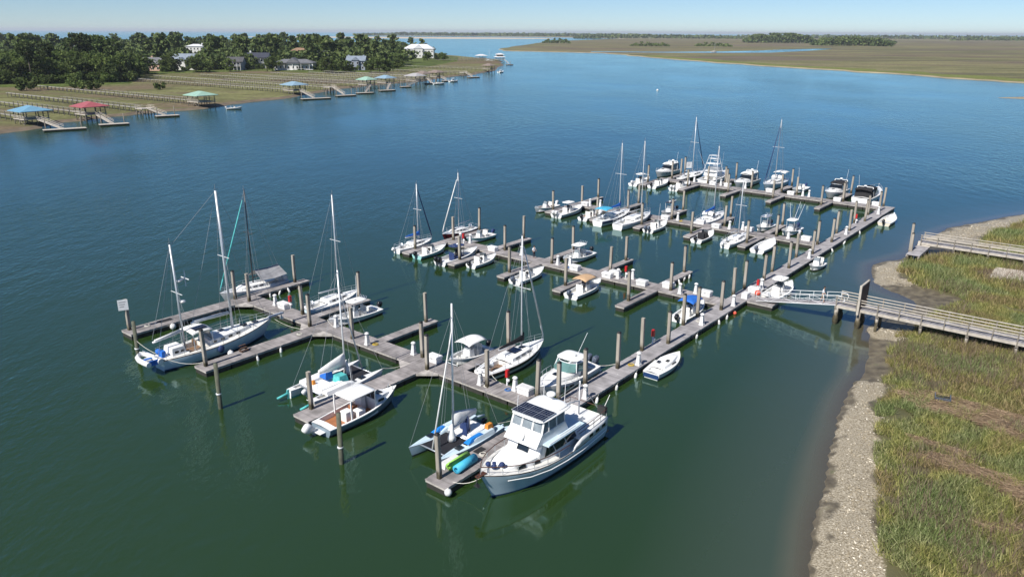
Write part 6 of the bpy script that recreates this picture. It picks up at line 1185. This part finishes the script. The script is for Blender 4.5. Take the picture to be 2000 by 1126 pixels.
WR = [np.array(q, float) for q in ([(33.2, 61.0), (36.5, 60.3), (41.5, 55.6), (39.0, 51.5), (36.2, 55.5), (33.6, 57.2)], [(29.4, 49.6), (31, 50.2), (34.8, 46.6), (36, 43.6), (33.8, 43.2), (32.3, 46.4)], [(29.2, 41.6), (32.6, 41.2), (32.6, 40.4), (29.4, 40.9)], [(30.6, 53), (33.5, 50.2), (33, 49.4), (30.4, 51.8)])]
def in_wrack(p):
    k = np.zeros(len(p), bool)
    for q in WR:
        c = np.zeros(len(p), bool)
        for a, b in zip(q, np.roll(q, -1, 0)):
            hit = ((a[1] > p[:, 1]) != (b[1] > p[:, 1])); xx = (b[0]-a[0])*(p[:, 1]-a[1])/(b[1]-a[1]+1e-9)+a[0]; c ^= hit & (p[:, 0] < xx)
        k |= c
    return k
def test_grass(p, d, g):
    edge = np.clip(g/1.5, 0, 1); dens = vnoise(p[:, 0], p[:, 1], 1.6, 11)
    return (g > 0) & in_view(p) & (dens+.3*edge > .47) & ~(in_wrack(p) & (vnoise(p[:, 0]*.8+p[:, 1]*.6, p[:, 1]*.8-p[:, 0]*.6, .9, 12) < .58)) & ~((np.abs(p[:, 0]-63.4) < 3.4) & (np.abs(p[:, 1]-94.4) < 2.2) & (np.abs((p[:, 0]-63.4)-(p[:, 1]-94.4)) < 9))
blades('cordgrass', 'green and yellow cordgrass covering the near right marsh', 330000, 15, 62, 30, 90, test_grass, (.28, .62), .035, gm, .6)
blades('cordgrass', 'taller cordgrass beside the upper right boardwalks', 210000, 45, 112, 82, 152, test_grass, (.4, .9), .05, gm, .45)
brown_g = leaf_material('dry_brown_stems', (.12, .085, .06), (.19, .14, .1), (.27, .21, .15), 0, .2)
blades('dry_marsh_stems', 'brownish dead stems among the marsh grass', 120000, 18, 75, 32, 120, lambda p, d, g: (g > .6) & in_view(p) & (vnoise(p[:, 0], p[:, 1], 4.5, 21)+.3*((p[:, 1] > 60) & (p[:, 1] < 75)) > .62), (.6, 1.05), .025, brown_g, .3)
# oyster shells
n = 260000; p = np.column_stack([rng.uniform(12, 84, n), rng.uniform(28, 132, n)]); z, d, g = bank_z(p); s = shell_w(p, d, g); dens = .5*vnoise(p[:, 0]*.8+p[:, 1]*.6, p[:, 1]*.8-p[:, 0]*.6, 1.6, 31)+.5*vnoise(p[:, 0], p[:, 1], .5, 32)
k = (s > .15) & in_view(p) & (rng.random(n) < s*np.clip(3.2*(dens-.32), .04, 1)*np.clip(d/2.2, .2, 1)); p, z = p[k], z[k]; n = len(p); c = np.column_stack([p, z+.025])
a = rng.normal(size=(n, 3))*[1, 1, .35]; a /= np.linalg.norm(a, axis=1)[:, None]; b = rng.normal(size=(n, 3))*[1, 1, .5]; b -= (a*b).sum(1)[:, None]*a; b /= np.linalg.norm(b, axis=1)[:, None]; sz = rng.uniform(.04, .1, n)[:, None]
v = np.stack([c-a*sz, c+b*sz*.55, c+a*sz*1.1, c-b*sz*.55, c+np.array([0, 0, .03])], 1).reshape(-1, 3); i = np.arange(n)[:, None]*5
f = np.concatenate([i+np.array([[0, 1, 4]]), i+np.array([[1, 2, 4]]), i+np.array([[2, 3, 4]]), i+np.array([[3, 0, 4]])])
sm = leaf_material('oyster_shell', (.2, .165, .11), (.42, .365, .27), (.66, .62, .53), 0, 0); tag(np_mesh('oyster_shells', v, 3, f, sm), 'pale bank of oyster shells along the waterline', 'shells', kind='stuff')
# washed-up reed wrack
n = 60000; p = np.column_stack([rng.uniform(28, 43, n), rng.uniform(39, 63, n)]); k = in_wrack(p); p = p[k]; n = len(p); z, _, _ = bank_z(p); an = R(-38)+rng.normal(0, .35, n); ln = rng.uniform(.25, .7, n); dx = np.column_stack([np.cos(an)*ln, np.sin(an)*ln, rng.normal(0, .07, n)]); wv = np.column_stack([-np.sin(an), np.cos(an), rng.normal(0, .3, n)])*.014
c = np.column_stack([p, z+rng.uniform(.04, .3, n)]); v = np.stack([c-dx-wv, c+dx-wv, c+dx+wv, c-dx+wv], 1).reshape(-1, 3)
tag(np_mesh('reed_wrack', v, 4, np.arange(n*4).reshape(-1, 4), leaf_material('dead_reeds', (.19, .13, .08), (.3, .215, .135), (.42, .32, .21), 0, .1)), 'tan mats of washed-up dead reeds lying on the marsh grass', 'reed wrack', kind='stuff')
m = MB(); m.v = [(60.7, 93.9, 1.05), (63.6, 97.4, 1.05), (70, 93.5, 1.05), (66.5, 89.6, 1.05), (60.7, 93.9, .4), (63.6, 97.4, .4), (70, 93.5, .4), (66.5, 89.6, .4)]
for q in ((0, 1, 2, 3), (7, 6, 5, 4), (0, 4, 5, 1), (1, 5, 6, 2), (2, 6, 7, 3), (3, 7, 4, 0)): m.face(q)
tag(m.build('concrete_slab', concrete), 'pale flat slab lying in the marsh at right edge', 'slab')
t = thing('washed_up_crate', 'dark grey plastic crate stranded on the reed wrack', 'crate', (36.2, 58.8, .95), R(-25)); t.rotation_euler[0] = .3; MB().box(-.6, .6, -.35, .35, 0, .08).build('base', rubber, t)
for x in (-.6, .54): MB().box(x, x+.06, -.35, .35, .08, .34).build('end_wall', grey_cowl, t)
MB().box(-.53, .53, -.35, -.29, .081, .34).build('side_wall', grey_cowl, t)
# ------------------------------------------------------------------ people
def person(label, loc, rz, joints, edges, rad, shirt, pants, skinmat, sel):
    t = thing('person', label, 'person', loc, rz)
    def skinned(name, idx, grow, mat):
        me = bpy.data.meshes.new(name); ids = [i for i in range(len(joints)) if i in idx]; mp = {i: k for k, i in enumerate(ids)}
        me.from_pydata([joints[i] for i in ids], [(mp[a], mp[b]) for a, b in edges if a in mp and b in mp], []); bm = bmesh.new(); bm.from_mesh(me); ly = bm.verts.layers.skin.verify(); bm.verts.ensure_lookup_table()
        for k, i in enumerate(ids): bm.verts[k][ly].radius = (rad[i]+grow, rad[i]*.85+grow); bm.verts[k][ly].use_root = (k == 0)
        bm.to_mesh(me); bm.free(); o = bpy.data.objects.new(name, me); COL.objects.link(o); o.parent = t; me.materials.append(mat); md = o.modifiers.new('skin', 'SKIN'); md.use_smooth_shade = True; s = o.modifiers.new('sub', 'SUBSURF'); s.levels = 1; s.render_levels = 1; return o
    skinned('body', range(len(joints)), 0, skinmat); skinned('shirt', sel[0], .018, shirt); skinned('trousers', sel[1], .018, pants)
    hd = joints[4]; m = MB(); m.ell((hd[0]-.015, hd[1], hd[2]+.06), .115, .1, .1, 9, 6); m.build('hair', hairm, t)
    m = MB(); m.box(hd[0]+.085, hd[0]+.125, hd[1]-.015, hd[1]+.015, hd[2]-.02, hd[2]+.02); m.build('nose', skinmat, t); return t
# joints: 0 pelvis 1 chest 2 neck 3 jaw 4 head, 5-7 right arm, 8-10 left arm, 11-14 right leg, 15-18 left leg
E_ = [(0, 1), (1, 2), (2, 3), (3, 4), (1, 5), (5, 6), (6, 7), (1, 8), (8, 9), (9, 10), (0, 11), (11, 12), (12, 13), (13, 14), (0, 15), (15, 16), (16, 17), (17, 18)]
RD = [.14, .16, .06, .075, .1, .065, .05, .035, .065, .05, .035, .1, .07, .045, .04, .1, .07, .045, .04]
stand = [(0, 0, .95), (0, 0, 1.32), (.01, 0, 1.5), (.03, 0, 1.58), (.03, 0, 1.68), (0, -.22, 1.4), (.05, -.27, 1.13), (.24, -.2, 1.05), (0, .22, 1.4), (.05, .27, 1.13), (.24, .2, 1.05), (0, -.11, .85), (.02, -.12, .48), (0, -.12, .09), (.14, -.13, .05), (0, .11, .85), (.02, .12, .48), (0, .12, .09), (.14, .13, .05)]
walkp = [(0, 0, .93), (.04, 0, 1.3), (.06, 0, 1.48), (.09, 0, 1.56), (.1, 0, 1.66), (.04, -.22, 1.38), (.22, -.36, 1.18), (.45, -.5, 1.12), (.04, .22, 1.38), (-.08, .28, 1.12), (.06, .28, .92), (0, -.11, .83), (.18, -.12, .5), (.2, -.12, .1), (.34, -.12, .06), (0, .11, .83), (-.06, .12, .48), (-.24, .12, .14), (-.12, .12, .06)]
SEL = ([0, 1, 2, 5, 6, 8, 9], [0, 11, 12, 13, 15, 16, 17])
person('person in pale shirt and dark trousers standing on the second pier', P(28.1, 29.65, ZD+.01), AL-1.9, stand, E_, RD, shirtw, trous, skin, SEL)
person('person in pale shirt walking up the metal gangway', P(31.2, -8.0, zl(-7.1)+.01), AL-math.pi/2, walkp, E_, RD, shirtw, shortsk, skin, ([0, 1, 2, 5, 6, 8, 9], [0, 11, 12, 15, 16]))
# ------------------------------------------------------------------ mooring lines
def moor(label, p, q, sag=.25, r=.025):
    p, q = Vector(p), Vector(q); pts = [p+(q-p)*(k/6)-Vector((0, 0, sag*4*(k/6)*(1-k/6))) for k in range(7)]; m = MB(); m.path(pts, r, 4); return tag(m.build('mooring_line', rope), label, 'rope', 'mooring lines')
moor('white line from ketch bow across water to its lower finger dock', P(-9.9, 34.9, 1.6), P(-8.4, 31.9, ZD)); moor('white line from ketch bow up to the nearest pier', P(-9.6, 35, 1.6), P(-7.2, 36.5, ZD)); moor('white line along the ketch hull to its finger piling', P(-21.9, 34, 1.2), P(-19.9, 31.3, 1.0), .3)
moor('line from ketch stern to the green-brown pole', P(-22, 35.8, 1.3), P(-22.6, 38.2, 2.2), .15); moor('line from trawler bow to the finger dock tip', P(-18.6, -1.9, 1.6), P(-19.6, .2, ZD+.05), .35); moor('line from white catamaran bow to nearest pier', P(-10.3, 17.5, 1), P(-8.3, 17.3, ZD), .1)
moor('line from arched-bimini boat bow to nearest pier', P(-4.8, 14.2, .9), P(-5.6, 15.2, ZD+.4), .1); moor('line from black-covered sloop stern to nearest pier', P(-4.9, 9.2, .9), P(-5.4, 7.6, ZD), .1); moor('line from walkaround cruiser stern to the walkway piling', P(2.7, 3.3, .9), P(4.2, 1.7, 1.0), .15); moor('line from pale blue catamaran stern to the nearest pier', P(-11.5, 2.9, .9), P(-7.3, 2.3, ZD), .2); moor('line from hardtop boat bow to its finger dock', P(-12.6, 13.6, 1.3), P(-11.8, 15.1, ZD), .1)
moor('line from white T-top boat bow to nearest pier pedestal', P(-5.5, 31.6, .95), P(-5.9, 30.2, ZD), .08)

# coiled hoses and lines left on the decks
cm = MB()
for k in range(3):
    r = .3-.05*k; cm.path([(r*math.cos(q), r*math.sin(q), .03+.035*k) for q in [2*math.pi*i/12 for i in range(13)]], .025, 5)
coil_me = {nm: cm.mesh('hose_coil', mt) for nm, mt in (('white', rope), ('yellow', M('yellow_hose', (.5, .36, .05), .6, .1, 4)), ('blue', M('blue_hose', (.05, .16, .4), .6, .1, 4)))}
for nm, a, b, w in (('yellow', -6.4, 23.0, 'nearest pier by the third pedestal'), ('white', -6.6, 8.3, 'nearest pier beside the pedestal behind the sloop'), ('blue', -6.0, 6.4, 'nearest pier by the red extinguisher post'), ('white', -9.5, 31.0, 'ketch finger dock near the pier'), ('white', -15.5, 1.0, 'trawler finger dock by the rubber mat'), ('yellow', 5.4, .9, 'main walkway near the white decked boat'), ('white', 20.0, 1.2, 'main walkway near the blue bimini boat'), ('blue', 27.6, 23.3, 'second pier between two pedestals'), ('white', 28.0, 14.9, 'second pier by the midway red post'), ('yellow', 61.0, 24.4, 'third pier by a pedestal'), ('white', -18.2, 45.2, 'upper left finger dock below the notice board')):
    o = bpy.data.objects.new('hose_coil', coil_me[nm]); COL.objects.link(o); o.location = P(a, b, ZD+.01); tag(o, '%s coil lying on the %s' % (nm, w), 'hose', 'coils on the docks')
